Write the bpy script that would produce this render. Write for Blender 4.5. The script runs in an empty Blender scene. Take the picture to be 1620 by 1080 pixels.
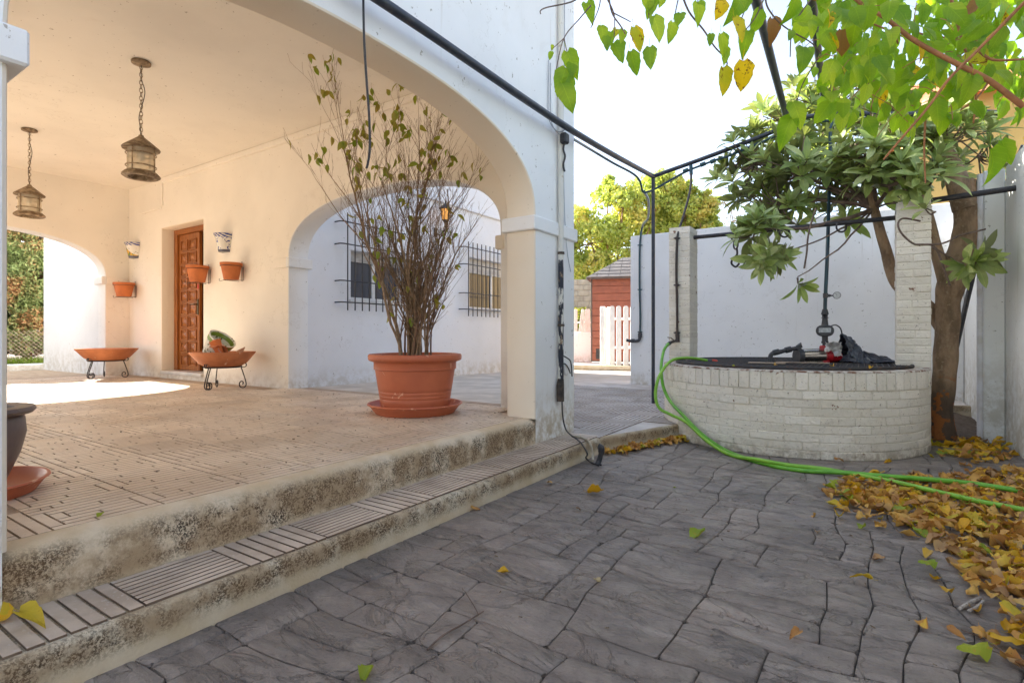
import bpy, math, random
import numpy as np
from math import sin, cos, pi, radians as R_, sqrt, atan2, tan
from mathutils import Vector as V, Matrix as M4, noise as NZ, Quaternion

random.seed(7); rng = np.random.default_rng(7)
S = bpy.context.scene; COL = S.collection
# ---------------------------------------------------------------- camera, sky, sun, exposure
TH = R_(33.5); cT, sT = cos(TH), sin(TH); FP = 854.0; HZ = 530.0; EYE = 0.95
cam = bpy.data.cameras.new('camera'); co = bpy.data.objects.new('camera', cam); COL.objects.link(co)
cam.sensor_width = 36; cam.lens = FP/1620*36; cam.shift_y = -(540-HZ)/1620
cam.clip_start = 0.02; cam.clip_end = 500
co.location = (0, 0, EYE); co.rotation_euler = (R_(90), 0, TH); S.camera = co
SUN_EL = R_(29.0)
w = bpy.data.worlds.new('World'); S.world = w; w.use_nodes = True
wn = w.node_tree; bg = wn.nodes['Background']; sk = wn.nodes.new('ShaderNodeTexSky'); sk.sky_type = 'NISHITA'
sk.sun_disc = False; sk.sun_elevation = SUN_EL; sk.sun_rotation = R_(-91.5)
sk.air_density = 1.0; sk.dust_density = 2.0; sk.ozone_density = 2.5; sk.altitude = 0
hs_ = wn.nodes.new('ShaderNodeHueSaturation'); hs_.inputs['Saturation'].default_value = .66      # a pale hazy autumn sky
wn.links.new(sk.outputs[0], hs_.inputs['Color']); wn.links.new(hs_.outputs[0], bg.inputs[0]); bg.inputs[1].default_value = 0.05
sl = bpy.data.lights.new('sun', 'SUN'); so = bpy.data.objects.new('sun', sl); COL.objects.link(so)
sl.energy = 2.3; sl.angle = R_(0.5); sl.color = (1.0, 0.93, 0.82)
so.rotation_euler = V((cos(SUN_EL), -0.025, -sin(SUN_EL))).to_track_quat('-Z', 'Y').to_euler()
so.location = (-20, 0, 15)
S.view_settings.view_transform = 'Standard'; S.view_settings.look = 'None'
S.view_settings.exposure = 3.38; S.view_settings.gamma = 1; S.view_settings.use_curve_mapping = False
S.render.engine = 'CYCLES'
cy = S.cycles; cy.max_bounces = 9; cy.diffuse_bounces = 6; cy.glossy_bounces = 3; cy.transmission_bounces = 6
cy.transparent_max_bounces = 8; cy.caustics_reflective = False; cy.caustics_refractive = False
cy.sample_clamp_indirect = 6; cy.use_denoising = True

# ---------------------------------------------------------------- measured places
Z1, Z2 = 0.13, 0.319           # terrace / step tread, porch floor
XS, XF, XFI = -1.80, -2.105, -2.36   # step front, facade outer and inner face
YB, YBO = 3.87, 4.14           # door wall inner and outer face
XC, XCO = -10.0, -10.27        # garden-side arch wall
CEIL = 3.30; TOP = 4.2
WX, WY, WR, WH = -0.677, 5.76, 1.11, 0.664   # well
def Pd(px, py, D):
    u = (px-810)/FP
    return V((cT*u*D-sT*D, sT*u*D+cT*D, EYE+(HZ-py)/FP*D))
def Px(px, py, x): u = (px-810)/FP; return Pd(px, py, x/(cT*u-sT))
def Py(px, py, y): u = (px-810)/FP; return Pd(px, py, y/(sT*u+cT))
def Pz(px, py, z): return Pd(px, py, FP*(EYE-z)/(py-HZ))
def proj(p):
    D = -sT*p[0]+cT*p[1]; R = cT*p[0]+sT*p[1]
    return (810+FP*R/D, HZ-FP*(p[2]-EYE)/D, D) if D > .05 else (-9e3, -9e3, D)
def inpoly(x, y, poly):
    r = False; j = len(poly)-1
    for i in range(len(poly)):
        a, b = poly[i], poly[j]
        if (a[1] > y) != (b[1] > y) and x < (b[0]-a[0])*(y-a[1])/(b[1]-a[1])+a[0]: r = not r
        j = i
    return r

# ---------------------------------------------------------------- objects
def tag(o, label=None, cat=None, group=None, kind=None):
    if label: o['label'] = label
    if cat: o['category'] = cat
    if group: o['group'] = group
    if kind: o['kind'] = kind
    return o
LOCAL = set()                  # roots whose parts are written in their own coordinates
def link(name, data, parent=None, loc=None, mx=None):
    o = bpy.data.objects.new(name, data); COL.objects.link(o)
    if parent is not None:
        o.parent = parent
        if parent.name not in LOCAL: o.matrix_parent_inverse = M4.Translation(-V(parent.location))
    if mx is not None: o.matrix_basis = mx
    elif loc is not None: o.location = loc
    return o
def thing(name, label, cat, loc=(0, 0, 0), group=None):
    o = bpy.data.objects.new(name, None); COL.objects.link(o); o.location = loc; o.empty_display_size = .1
    return tag(o, label, cat, group)

class MB:
    def __init__(s): s.v = []; s.f = []; s.m = []; s.uv = {}
    def add(s, vs, fs, mi=0, uvs=None):
        b = len(s.v); s.v += [tuple(p) for p in vs]
        for f in fs:
            s.f.append(tuple(b+i for i in f)); s.m.append(mi)
        if uvs:
            for i, q in enumerate(uvs): s.uv[b+i] = q
        return s
    def box(s, x0, y0, z0, x1, y1, z1, mi=0, mx=None):
        vs = [V((x, y, z)) for z in (z0, z1) for y in (y0, y1) for x in (x0, x1)]
        if mx is not None: vs = [mx@p for p in vs]
        return s.add(vs, [(0, 2, 3, 1), (4, 5, 7, 6), (0, 1, 5, 4), (2, 6, 7, 3), (0, 4, 6, 2), (1, 3, 7, 5)], mi)
    def cbox(s, x0, y0, z0, x1, y1, z1, c=.003, mi=0, mx=None):
        # chamfered box
        vs = []; idx = {}
        X = (x0, x1); Y = (y0, y1); Z = (z0, z1); sg = (1, -1)
        for a in (0, 1):
            for b in (0, 1):
                for d in (0, 1):
                    px, py, pz = X[a], Y[b], Z[d]
                    idx[a, b, d, 0] = len(vs); vs.append(V((px, py+sg[b]*c, pz+sg[d]*c)))
                    idx[a, b, d, 1] = len(vs); vs.append(V((px+sg[a]*c, py, pz+sg[d]*c)))
                    idx[a, b, d, 2] = len(vs); vs.append(V((px+sg[a]*c, py+sg[b]*c, pz)))
        F = []
        for a in (0, 1): F.append([idx[a, 0, 0, 0], idx[a, 1, 0, 0], idx[a, 1, 1, 0], idx[a, 0, 1, 0]][::(1 if a else -1)])
        for b in (0, 1): F.append([idx[0, b, 0, 1], idx[1, b, 0, 1], idx[1, b, 1, 1], idx[0, b, 1, 1]][::(-1 if b else 1)])
        for d in (0, 1): F.append([idx[0, 0, d, 2], idx[1, 0, d, 2], idx[1, 1, d, 2], idx[0, 1, d, 2]][::(1 if d else -1)])
        for b in (0, 1):
            for d in (0, 1): F.append([idx[0, b, d, 1], idx[1, b, d, 1], idx[1, b, d, 2], idx[0, b, d, 2]])
        for a in (0, 1):
            for d in (0, 1): F.append([idx[a, 0, d, 0], idx[a, 1, d, 0], idx[a, 1, d, 2], idx[a, 0, d, 2]])
        for a in (0, 1):
            for b in (0, 1): F.append([idx[a, b, 0, 0], idx[a, b, 1, 0], idx[a, b, 1, 1], idx[a, b, 0, 1]])
        for a in (0, 1):
            for b in (0, 1):
                for d in (0, 1): F.append([idx[a, b, d, k] for k in (0, 1, 2)])
        if mx is not None: vs = [mx@p for p in vs]
        return s.add(vs, F, mi)
    def tube(s, pts, r, seg=8, mi=0, cap=True, closed=False):
        pts = [V(p) for p in pts]; n = len(pts)
        rr = [r]*n if isinstance(r, (int, float)) else list(r)
        vs = []; prev = None
        for i, p in enumerate(pts):
            a = pts[i-1] if (i or closed) else p
            b = pts[(i+1) % n] if (i < n-1 or closed) else p
            t = (b-a); t = t.normalized() if t.length > 1e-9 else V((0, 0, 1))
            if prev is None:
                q = t.cross(V((0, 0, 1)))
                if q.length < .1: q = t.cross(V((1, 0, 0)))
                prev = q.normalized()
            else:
                q = prev-t*prev.dot(t); prev = q.normalized() if q.length > 1e-6 else prev
            o = t.cross(prev)
            for k in range(seg):
                an = 2*pi*k/seg; vs.append(p+(prev*cos(an)+o*sin(an))*rr[i])
        F = []
        for i in range(n if closed else n-1):
            j = (i+1) % n
            for k in range(seg):
                F.append((i*seg+k, i*seg+(k+1) % seg, j*seg+(k+1) % seg, j*seg+k))
        if cap and not closed:
            F.append(tuple(range(seg))[::-1]); F.append(tuple((n-1)*seg+k for k in range(seg)))
        return s.add(vs, F, mi)
    def lathe(s, prof, seg=32, c=(0, 0, 0), mi=0, mx=None, closed=False):
        vs = []
        for r, z in prof:
            for k in range(seg):
                a = 2*pi*k/seg; p = V((c[0]+r*cos(a), c[1]+r*sin(a), c[2]+z))
                vs.append(mx@p if mx is not None else p)
        F = []
        n = len(prof)
        for i in range(n if closed else n-1):
            j = (i+1) % n
            for k in range(seg): F.append((i*seg+k, i*seg+(k+1) % seg, j*seg+(k+1) % seg, j*seg+k))
        return s.add(vs, F, mi)
    def disc(s, r, z, seg=32, c=(0, 0), mi=0, up=True):
        F = tuple(range(seg)); F = F if up else F[::-1]
        return s.add([(c[0]+r*cos(2*pi*k/seg), c[1]+r*sin(2*pi*k/seg), z) for k in range(seg)], [F], mi)
    def mesh(s, name, mats, smooth=30):
        me = bpy.data.meshes.new(name); me.from_pydata(s.v, [], s.f)
        for m in (mats if isinstance(mats, (list, tuple)) else [mats]): me.materials.append(m)
        if any(s.m): me.polygons.foreach_set('material_index', s.m)
        if s.uv:
            l = me.uv_layers.new(name='UVMap'); vi = np.empty(len(me.loops), 'i'); me.loops.foreach_get('vertex_index', vi)
            t = np.zeros((len(s.v), 2), 'f')
            for k, q in s.uv.items(): t[k] = q
            l.data.foreach_set('uv', t[vi].ravel())
        if smooth:
            me.polygons.foreach_set('use_smooth', [True]*len(me.polygons))
            if smooth < 180: me.set_sharp_from_angle(angle=R_(smooth))
        me.update(); return me
    def build(s, name, mats, parent=None, smooth=30):
        return link(name, s.mesh(name, mats, smooth), parent)

def spline(pts, n=6, closed=False):
    pts = [V(p) for p in pts]; out = []; N = len(pts)
    for i in range(N if closed else N-1):
        if closed: p0, p1, p2, p3 = pts[i-1], pts[i], pts[(i+1) % N], pts[(i+2) % N]
        else: p0 = pts[max(i-1, 0)]; p1 = pts[i]; p2 = pts[i+1]; p3 = pts[min(i+2, N-1)]
        for k in range(n):
            t = k/n
            out.append(.5*((2*p1)+(-p0+p2)*t+(2*p0-5*p1+4*p2-p3)*t*t+(-p0+3*p1-3*p2+p3)*t**3))
    if not closed: out.append(pts[-1])
    return out

# ---------------------------------------------------------------- materials
class NT:
    def __init__(s, name):
        s.m = bpy.data.materials.new(name); s.m.use_nodes = True; s.t = s.m.node_tree; s.n = s.t.nodes; s.l = s.t.links
        s.b = s.n['Principled BSDF']; s.out = s.n['Material Output']; s.pos = None
    def P(s):
        if s.pos is None: s.pos = s.n.new('ShaderNodeNewGeometry')
        return s.pos.outputs['Position']
    def set(s, inp, v):
        if hasattr(v, 'is_linked') or hasattr(v, 'links'): s.l.new(v, inp)
        elif isinstance(v, (tuple, list)) and len(v) == 3 and inp.type == 'RGBA': inp.default_value = (*v, 1)
        else: inp.default_value = v
    def noise(s, scale, detail=4, rough=.55, vec=None, dist=0):
        n = s.n.new('ShaderNodeTexNoise'); n.inputs['Scale'].default_value = scale; n.inputs['Detail'].default_value = detail
        n.inputs['Roughness'].default_value = rough; n.inputs['Distortion'].default_value = dist
        s.l.new(vec if vec is not None else s.P(), n.inputs['Vector']); return n.outputs[0]
    def scale(s, sc, vec=None):
        n = s.n.new('ShaderNodeMapping'); n.inputs['Scale'].default_value = sc
        s.l.new(vec if vec is not None else s.P(), n.inputs['Vector']); return n.outputs[0]
    def ramp(s, fac, a, b, va=0.0, vb=1.0):
        n = s.n.new('ShaderNodeMapRange'); n.interpolation_type = 'SMOOTHSTEP'
        s.set(n.inputs['Value'], fac); n.inputs['From Min'].default_value = a; n.inputs['From Max'].default_value = b
        n.inputs['To Min'].default_value = va; n.inputs['To Max'].default_value = vb; return n.outputs[0]
    def mix(s, fac, a, b, mode='MIX'):
        n = s.n.new('ShaderNodeMix'); n.data_type = 'RGBA'; n.blend_type = mode
        s.set(n.inputs[0], fac); s.set(n.inputs[6], a); s.set(n.inputs[7], b); return n.outputs[2]
    def math(s, op, a, b=0.0, c=None):
        n = s.n.new('ShaderNodeMath'); n.operation = op; s.set(n.inputs[0], a); s.set(n.inputs[1], b)
        if c is not None: s.set(n.inputs[2], c)
        return n.outputs[0]
    def xyz(s, vec=None):
        n = s.n.new('ShaderNodeSeparateXYZ'); s.l.new(vec if vec is not None else s.P(), n.inputs[0]); return n.outputs
    def rand(s): return s.n.new('ShaderNodeObjectInfo').outputs['Random']
    def uv(s): return s.n.new('ShaderNodeTexCoord').outputs['UV']
    def obj(s): return s.n.new('ShaderNodeTexCoord').outputs['Object']
    def bump(s, h, strength=.3, dist=.01, nrm=None):
        n = s.n.new('ShaderNodeBump'); n.inputs['Strength'].default_value = strength; n.inputs['Distance'].default_value = dist
        s.l.new(h, n.inputs['Height'])
        if nrm is not None: s.l.new(nrm, n.inputs['Normal'])
        s.l.new(n.outputs[0], s.b.inputs['Normal']); return n.outputs[0]
    def fin(s, col, rough=.6, metal=0., spec=None):
        s.set(s.b.inputs['Base Color'], col); s.set(s.b.inputs['Roughness'], rough); s.b.inputs['Metallic'].default_value = metal
        if spec is not None: s.b.inputs['Specular IOR Level'].default_value = spec
        return s.m
def pm(name, c1, c2=None, sc=6, rough=.6, bump=.2, bsc=60, metal=0., rnd=0., spec=None, bd=.004, lo=.35, hi=.65, spots=None):
    t = NT(name); c2 = c2 or tuple(x*.8 for x in c1)
    col = t.mix(t.ramp(t.noise(sc, 5), lo, hi), c1, c2)
    if rnd: col = t.mix(1.0, col, t.mix(t.rand(), (1-rnd,)*3, (1+rnd*.0+.0,)*3), 'MULTIPLY')
    if spots: col = t.mix(t.ramp(t.noise(spots[1], 6, .65), spots[2], spots[2]+.04), col, spots[0])
    if bump: t.bump(t.noise(bsc, 4), bump, bd)
    return t.fin(col, rough, metal, spec)

def wall_mat(name, c, grime=(.42, .36, .26), gz=None, amount=.5, bump=.25, bsc=130, warm=None, streak=False):
    t = NT(name)
    col = t.mix(t.ramp(t.noise(1.3, 5), .35, .7), c, tuple(x*.93 for x in c))
    col = t.mix(t.ramp(t.noise(4.5, 7, .6), .55, .85, 0, .25), col, tuple(a*.8+b*.2 for a, b in zip(c, grime)))
    col = t.mix(t.ramp(t.noise(23, 5, .6), .67, .70, 0, .65), col, tuple(x*.5 for x in grime))   # small chips and specks
    cr = t.math('ABSOLUTE', t.math('SUBTRACT', t.noise(1.3, 7, .6), .5))
    crk = t.math('MULTIPLY', t.ramp(cr, .0012, .0035, 1, 0), t.ramp(t.noise(.9, 2), .52, .6))
    col = t.mix(t.math('MULTIPLY', crk, .16), col, tuple(x*.6 for x in grime))
    col = t.mix(t.ramp(t.noise(2.1, 8, .7, None, .4), .60, .72, 0, .28), col, tuple(a*.6+b*.4 for a, b in zip(c, grime)))
    if streak:
        sv = t.noise(3.0, 6, .7, t.scale((3.5, 3.5, .25)))
        col = t.mix(t.ramp(sv, .58, .80, 0, .45), col, grime)
    if gz:                                                        # dirt rising from the foot of the wall
        z = t.xyz()[2]; g = t.ramp(z, gz[0], gz[1], 1, 0)
        g = t.math('MULTIPLY', g, t.ramp(t.noise(9, 8, .7), .38, .62)); g = t.math('MULTIPLY', g, amount)
        col = t.mix(g, col, grime)
    h = t.math('ADD', t.noise(bsc, 3), t.math('MULTIPLY', t.noise(7, 4), 1.6))
    t.bump(h, bump, .004)
    return t.fin(col, .85)

WHITE = (.85, .85, .84); CREAM = (.89, .835, .75)
m_white = wall_mat('white_plaster', WHITE, grime=(.46, .38, .26), gz=(Z1, .62), amount=.95, streak=True)
m_cream = wall_mat('cream_plaster', CREAM, grime=(.38, .27, .15), gz=(Z2, .55), amount=.35, bump=.18)
m_ceil = wall_mat('ceiling_plaster', (.90, .855, .775), grime=(.45, .32, .19), bump=.1)
m_gwall = wall_mat('garden_wall_plaster', (.87, .87, .87), gz=(0, .45), amount=.85, bump=.2, streak=True)
m_rwall = wall_mat('side_wall_plaster', (.84, .84, .81), grime=(.40, .34, .22), gz=(0, 1.1), amount=.6, bump=.2, streak=True)

def mould_mat(name, base, z0, z1, strength, top=.0):
    t = NT(name); x = t.xyz()
    col = t.mix(t.ramp(t.noise(5, 5), .35, .65), base, tuple(a*b for a, b in zip(base, (.86, .80, .70))))
    band = t.math('MULTIPLY', t.ramp(x[2], z0-.03, z0+.03), t.ramp(x[2], z1-.05, z1+.01, 1, 0))
    big = t.ramp(t.noise(2.6, 5, .65), .30, .50); fine = t.ramp(t.noise(120, 5, .8), .45, .52); med = t.ramp(t.noise(14, 7, .8), .40, .55)
    k = t.math('MULTIPLY', t.math('MULTIPLY', band, big), t.math('MULTIPLY', fine, med))
    col = t.mix(t.math('MULTIPLY', k, strength), col, (.022, .016, .010))
    wash = t.math('MULTIPLY', t.math('MULTIPLY', band, t.ramp(t.noise(5, 7, .75), .34, .58)), .55)
    col = t.mix(t.math('MULTIPLY', wash, strength), col, (.22, .13, .062))
    t.bump(t.math('ADD', t.noise(110, 4), t.math('MULTIPLY', t.noise(14, 4), 2)), .6, .006)
    return t.fin(col, .9)
m_riser = mould_mat('mouldy_cement_riser', (.74, .63, .47), Z1+.005, Z2-.01, 1.0)
m_kerb = mould_mat('mouldy_cement_kerb', (.66, .58, .44), .05, Z1+.02, 1.0)
m_tile = NT('porch_tile')
_t = m_tile; _c = _t.mix(_t.ramp(_t.noise(1.7, 6, .6), .35, .68), (.80, .69, .56), (.62, .49, .36))
_c = _t.mix(_t.ramp(_t.noise(14, 6, .7), .5, .72, 0, .6), _c, (.66, .58, .48))
_c = _t.mix(_t.ramp(_t.noise(55, 6, .7), .62, .68, 0, .6), _c, (.16, .10, .06))
_c = _t.mix(1.0, _c, _t.mix(_t.rand(), (.86, .84, .82), (1.08, 1.06, 1.02)), 'MULTIPLY')
_t.bump(_t.noise(180, 3), .25, .002); m_tile = _t.fin(_c, _t.ramp(_t.noise(6, 4), .3, .7, .38, .62), spec=.4)
m_grout2 = pm('porch_joint', (.48, .375, .28), (.36, .27, .19), 10, .95, .3, 80)
m_grout = pm('dirty_joint', (.15, .105, .075), (.24, .18, .13), 10, .95, .3, 80)
m_step = NT('ribbed_step_tile'); _t = m_step
_c = _t.mix(_t.ramp(_t.noise(4, 6, .6), .35, .65), (.70, .58, .46), (.50, .40, .31))
_c = _t.mix(_t.ramp(_t.noise(60, 5, .7), .58, .66, 0, .7), _c, (.70, .64, .58))
_c = _t.mix(1.0, _c, _t.mix(_t.rand(), (.84, .84, .84), (1.05, 1.05, 1.05)), 'MULTIPLY')
_t.bump(_t.noise(220, 4), .6, .003); m_step = _t.fin(_c, .8)
m_terr = NT('ribbed_terrace_tile'); _t = m_terr
_c = _t.mix(_t.ramp(_t.noise(3, 6, .6), .35, .65), (.60, .55, .51), (.42, .37, .33))
_c = _t.mix(_t.ramp(_t.noise(40, 5, .7), .55, .68, 0, .6), _c, (.55, .52, .5))
_c = _t.mix(1.0, _c, _t.mix(_t.rand(), (.84, .84, .84), (1.05, 1.05, 1.05)), 'MULTIPLY')
_t.bump(_t.noise(200, 4), .5, .003); m_terr = _t.fin(_c, .7)
# stamped concrete paving
_t = NT('stamped_paving'); _c = _t.mix(_t.ramp(_t.noise(1.1, 4), .35, .65), (.35, .295, .255), (.27, .24, .22))
_c = _t.mix(_t.ramp(_t.noise(9, 8, .7), .42, .72), _c, (.38, .33, .285))
_c = _t.mix(_t.ramp(_t.noise(38, 7, .8), .50, .72, 0, .6), _c, (.10, .085, .078)); _c = _t.mix(_t.ramp(_t.noise(2.4, 7, .7), .46, .60, 0, .4), _c, (.13, .112, .105))
_c = _t.mix(_t.ramp(_t.noise(120, 3, .7), .70, .74, 0, .5), _c, (.42, .40, .37))
_c = _t.mix(1.0, _c, _t.mix(_t.rand(), (.88, .87, .86), (1.08, 1.06, 1.05)), 'MULTIPLY')
_h = _t.math('ADD', _t.noise(3.3, 8, .66, _t.scale((1, 2.2, 1)), 2.2), _t.math('MULTIPLY', _t.ramp(_t.math('ABSOLUTE', _t.math('SUBTRACT', _t.noise(2.4, 6, .6, _t.scale((1, 1.8, 1)), 1.0), .5)), .0, .022), .20))
_n = _t.bump(_h, 1.0, .045)
_t.bump(_t.noise(70, 5, .6), .35, .006, _n)
m_pave = _t.fin(_c, _t.ramp(_t.noise(5, 5), .3, .7, .36, .62), spec=.5)
m_pjoint = pm('paving_joint', (.045, .037, .033), (.095, .08, .065), 12, .95, .4, 60)
# ---------------------------------------------------------------- ground and paving
g = MB(); g.add([(-1.86, -2.75, -.012), (120, -2.75, -.012), (120, 9.4, -.012), (-1.86, 9.4, -.012)], [(0, 1, 2, 3)])
g.add([(-120, 9.4, .10), (120, 9.4, .10), (120, 200, .10), (-120, 200, .10)], [(0, 1, 2, 3)])
g.add([(-120, -120, -.012), (120, -120, -.012), (120, -2.75, -.012), (-120, -2.75, -.012)], [(0, 1, 2, 3)], 1)  # pale unseen ground behind the camera, added to bounce sunlight
ground = tag(g.build('ground', [m_pjoint, pm('pale_bounce_ground', (.50, .45, .38), (.40, .35, .29), 1.5, .9, .2, 30)], smooth=0), 'dark stamped concrete ground of the courtyard', kind='structure')
GX, GY, gs = 24, 58, .122
cellx0, celly0 = -1.84, .35
occ = [[0]*GX for _ in range(GY)]
stones = []
rs = random.Random(11)
for j in range(GY):
    for i in range(GX):
        if occ[j][i]: continue
        sizes = rs.choice([[(3, 2), (3, 1), (2, 1)], [(4, 1), (3, 1), (2, 1)], [(2, 2), (2, 1)], [(2, 1)], [(2, 1)], [(2, 2), (1, 2)], [(3, 2), (2, 2)], [(3, 1), (2, 1)], [(3, 2), (2, 2)], [(1, 2)], [(3, 1)]])
        for a, b in sizes+[(1, 2), (2, 1), (1, 1)]:
            if i+a <= GX and j+b <= GY and all(not occ[j+y][i+x] for y in range(b) for x in range(a)):
                for y in range(b):
                    for x in range(a): occ[j+y][i+x] = 1
                stones.append((i, j, a, b)); break
def warp(x, y):
    n = NZ.noise_vector(V((x*1.9, y*1.9, 3.1))); n2 = NZ.noise_vector(V((x*6, y*6, 9.1)))
    n3 = NZ.noise_vector(V((x*3.3, y*3.3, 5.1)))
    return x+n.x*.07+n3.x*.03+n2.x*.014, y+n.y*.05+n3.y*.03+n2.y*.014
npave = 0; far_ = MB(); jobs = []
for (i, j, a, b) in stones:
    x0, y0 = cellx0+i*gs, celly0+j*gs; x1, y1 = x0+a*gs, y0+b*gs
    cx, cy_ = (x0+x1)/2, (y0+y1)/2
    if cy_ > 7.6 or (cx-WX)**2+(cy_-WY)**2 < (WR-.25)**2 or cx > 1.05: continue
    if cy_ > 4.4+(cx+1.8)*2.4: continue
    q = proj((cx, cy_, 0))
    if q[2] < .55 or q[1] > 1700 or q[0] > 3600: continue
    r = .006+rs.random()*.012; out = []
    def seg(xa, ya, xb, yb):
        n = max(2, int(math.hypot(xb-xa, yb-ya)/.085))
        for k in range(n+1): out.append((xa+(xb-xa)*k/n, ya+(yb-ya)*k/n))
    seg(x0+r, y0, x1-r, y0); seg(x1, y0+r, x1, y1-r); seg(x1-r, y1, x0+r, y1); seg(x0, y1-r, x0, y0+r)
    def ring(inset, z):
        o_ = []
        for (x, y) in out:
            X, Y = warp(cx+(x-cx)*(1-inset*2/(x1-x0)), cy_+(y-cy_)*(1-inset*2/(y1-y0)))
            o_.append((X, Y, z))
        return o_
    m = MB(); n = len(out); zt = rs.uniform(-.0015, .0015)
    vs = ring(.0012, -.012)+ring(.0028, -.0035)+ring(.0095, zt)
    F = [(k, (k+1) % n, n+(k+1) % n, n+k) for k in range(n)]+[(n+k, n+(k+1) % n, 2*n+(k+1) % n, 2*n+k) for k in range(n)]+[tuple(range(2*n, 3*n))]
    jobs.append(((-60 < q[0] < 1680 and 500 < q[1] < 1140), -q[2], vs, F))

jobs.sort(key=lambda j_: (not j_[0], -j_[1]))
for k_, (_, _, vs, F) in enumerate(jobs):
    if k_ < 290: link('paving_stone', MB().add(vs, F).mesh('paving_stone', m_pave, 50), ground)
    else: far_.add(vs, F)
tag(far_.build('far_paving_stones', m_pave, ground, 50), kind='stuff'); print('paving', len(jobs), sum(j_[0] for j_ in jobs))
# porch slab, step, terrace -------------------------------------------------
p = MB()                                    # slab with rounded nose along y
nose = [(XF, Z1-.1), (XF, Z2-.075), (XF-.004, Z2-.045), (XF-.018, Z2-.02), (XF-.045, Z2-.006), (XF-.085, Z2-.001), (XF-.1, Z2-.001), (XF-.103, Z2-.01)]
ys = [.44+.115*k for k in range(27)]+[3.56]
vs = [];
for y in ys:
    for (x, z) in nose:
        wv = -abs(NZ.noise(V((0, y*2.2, z*3))))*.007-.002
        vs.append((x+wv, y, z+(wv*.5 if z > Z2-.05 else 0)))
k = len(nose)
p.add(vs, [(a*k+b, (a+1)*k+b, (a+1)*k+b+1, a*k+b+1) for a in range(len(ys)-1) for b in range(k-1)], 0)
p.add([(XF-.10, -2.5, Z2-.0095), (XF-.10, YBO, Z2-.0095), (-12.8, YBO, Z2-.0095), (-12.8, -2.5, Z2-.0095)], [(0, 1, 2, 3)], 1)
porch = tag(p.build('porch_floor', [m_riser, m_grout2], smooth=60), 'beige tiled porch floor raised above the courtyard', kind='structure')
def strip_map(rects, T, n, inset, h, mat, name, c=.0):
    m = MB(); u = T/n
    for (b, a, d, cc) in rects:
        x0, y0, x1, y1 = a*u+inset-T/2, b*u+inset-T/2, cc*u-inset-T/2, d*u-inset-T/2
        e = .0004
        m.add([(x0, y0, -h), (x1, y0, -h), (x1, y1, -h), (x0, y1, -h), (x0+e, y0+e, 0), (x1-e, y0+e, 0), (x1-e, y1-e, 0), (x0+e, y1-e, 0)],
              [(4, 5, 6, 7)]); b = len(m.v)-8; m.add([m.v[b+q_] for q_ in range(8)], [(0, 1, 5, 4), (1, 2, 6, 5), (2, 3, 7, 6), (3, 0, 4, 7)], 1)
    return m.mesh(name, [mat, m_grout2], 0)
lab = [[(0, 0, 8, 1), (0, 1, 2, 2), (2, 1, 8, 2), (0, 2, 1, 8), (1, 2, 6, 3), (6, 2, 8, 3), (1, 3, 2, 7), (2, 3, 7, 4), (7, 3, 8, 7), (2, 4, 4, 5), (4, 4, 7, 5), (2, 5, 7, 6), (2, 6, 5, 7), (5, 6, 7, 7), (1, 7, 8, 8)],
       [(0, 0, 5, 1), (5, 0, 8, 1), (0, 1, 1, 5), (1, 1, 7, 2), (7, 1, 8, 6), (1, 2, 4, 3), (4, 2, 7, 3), (1, 3, 6, 4), (6, 3, 7, 5), (1, 4, 6, 5), (0, 5, 3, 6), (3, 5, 7, 6), (0, 6, 8, 7), (0, 7, 6, 8), (6, 7, 8, 8)],
       [(0, 0, 8, 1), (0, 1, 5, 2), (5, 1, 8, 2), (0, 2, 7, 3), (7, 2, 8, 5), (0, 3, 1, 6), (1, 3, 5, 4), (5, 3, 7, 4), (1, 4, 7, 5), (1, 5, 3, 6), (3, 5, 8, 6), (0, 6, 6, 7), (6, 6, 8, 7), (0, 7, 8, 8)]]
T = .33
tm = [strip_map(r_, T, 8, .0032, .008, m_tile, 'labyrinth_tile') for r_ in lab]
nt = 0
for iy in range(13):
    for ix in range(25):
        x = XF-.10-T/2-ix*T; y = -.02+T/2+iy*T
        if x < -9.98 or y < .25 or y > 4.1: continue
        if y+T/2 > YB and not (-5.75 < x < -2.6): continue
        q = proj((x, y, Z2))
        if q[0] < -60: continue
        link('floor_tile', rs.choice(tm), porch, mx=M4.Translation((x, y, Z2-.0005-rs.random()*.0012))@M4.Rotation(rs.choice((0, 0, 2, 2, 1))*pi/2, 4, 'Z')); nt += 1

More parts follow.
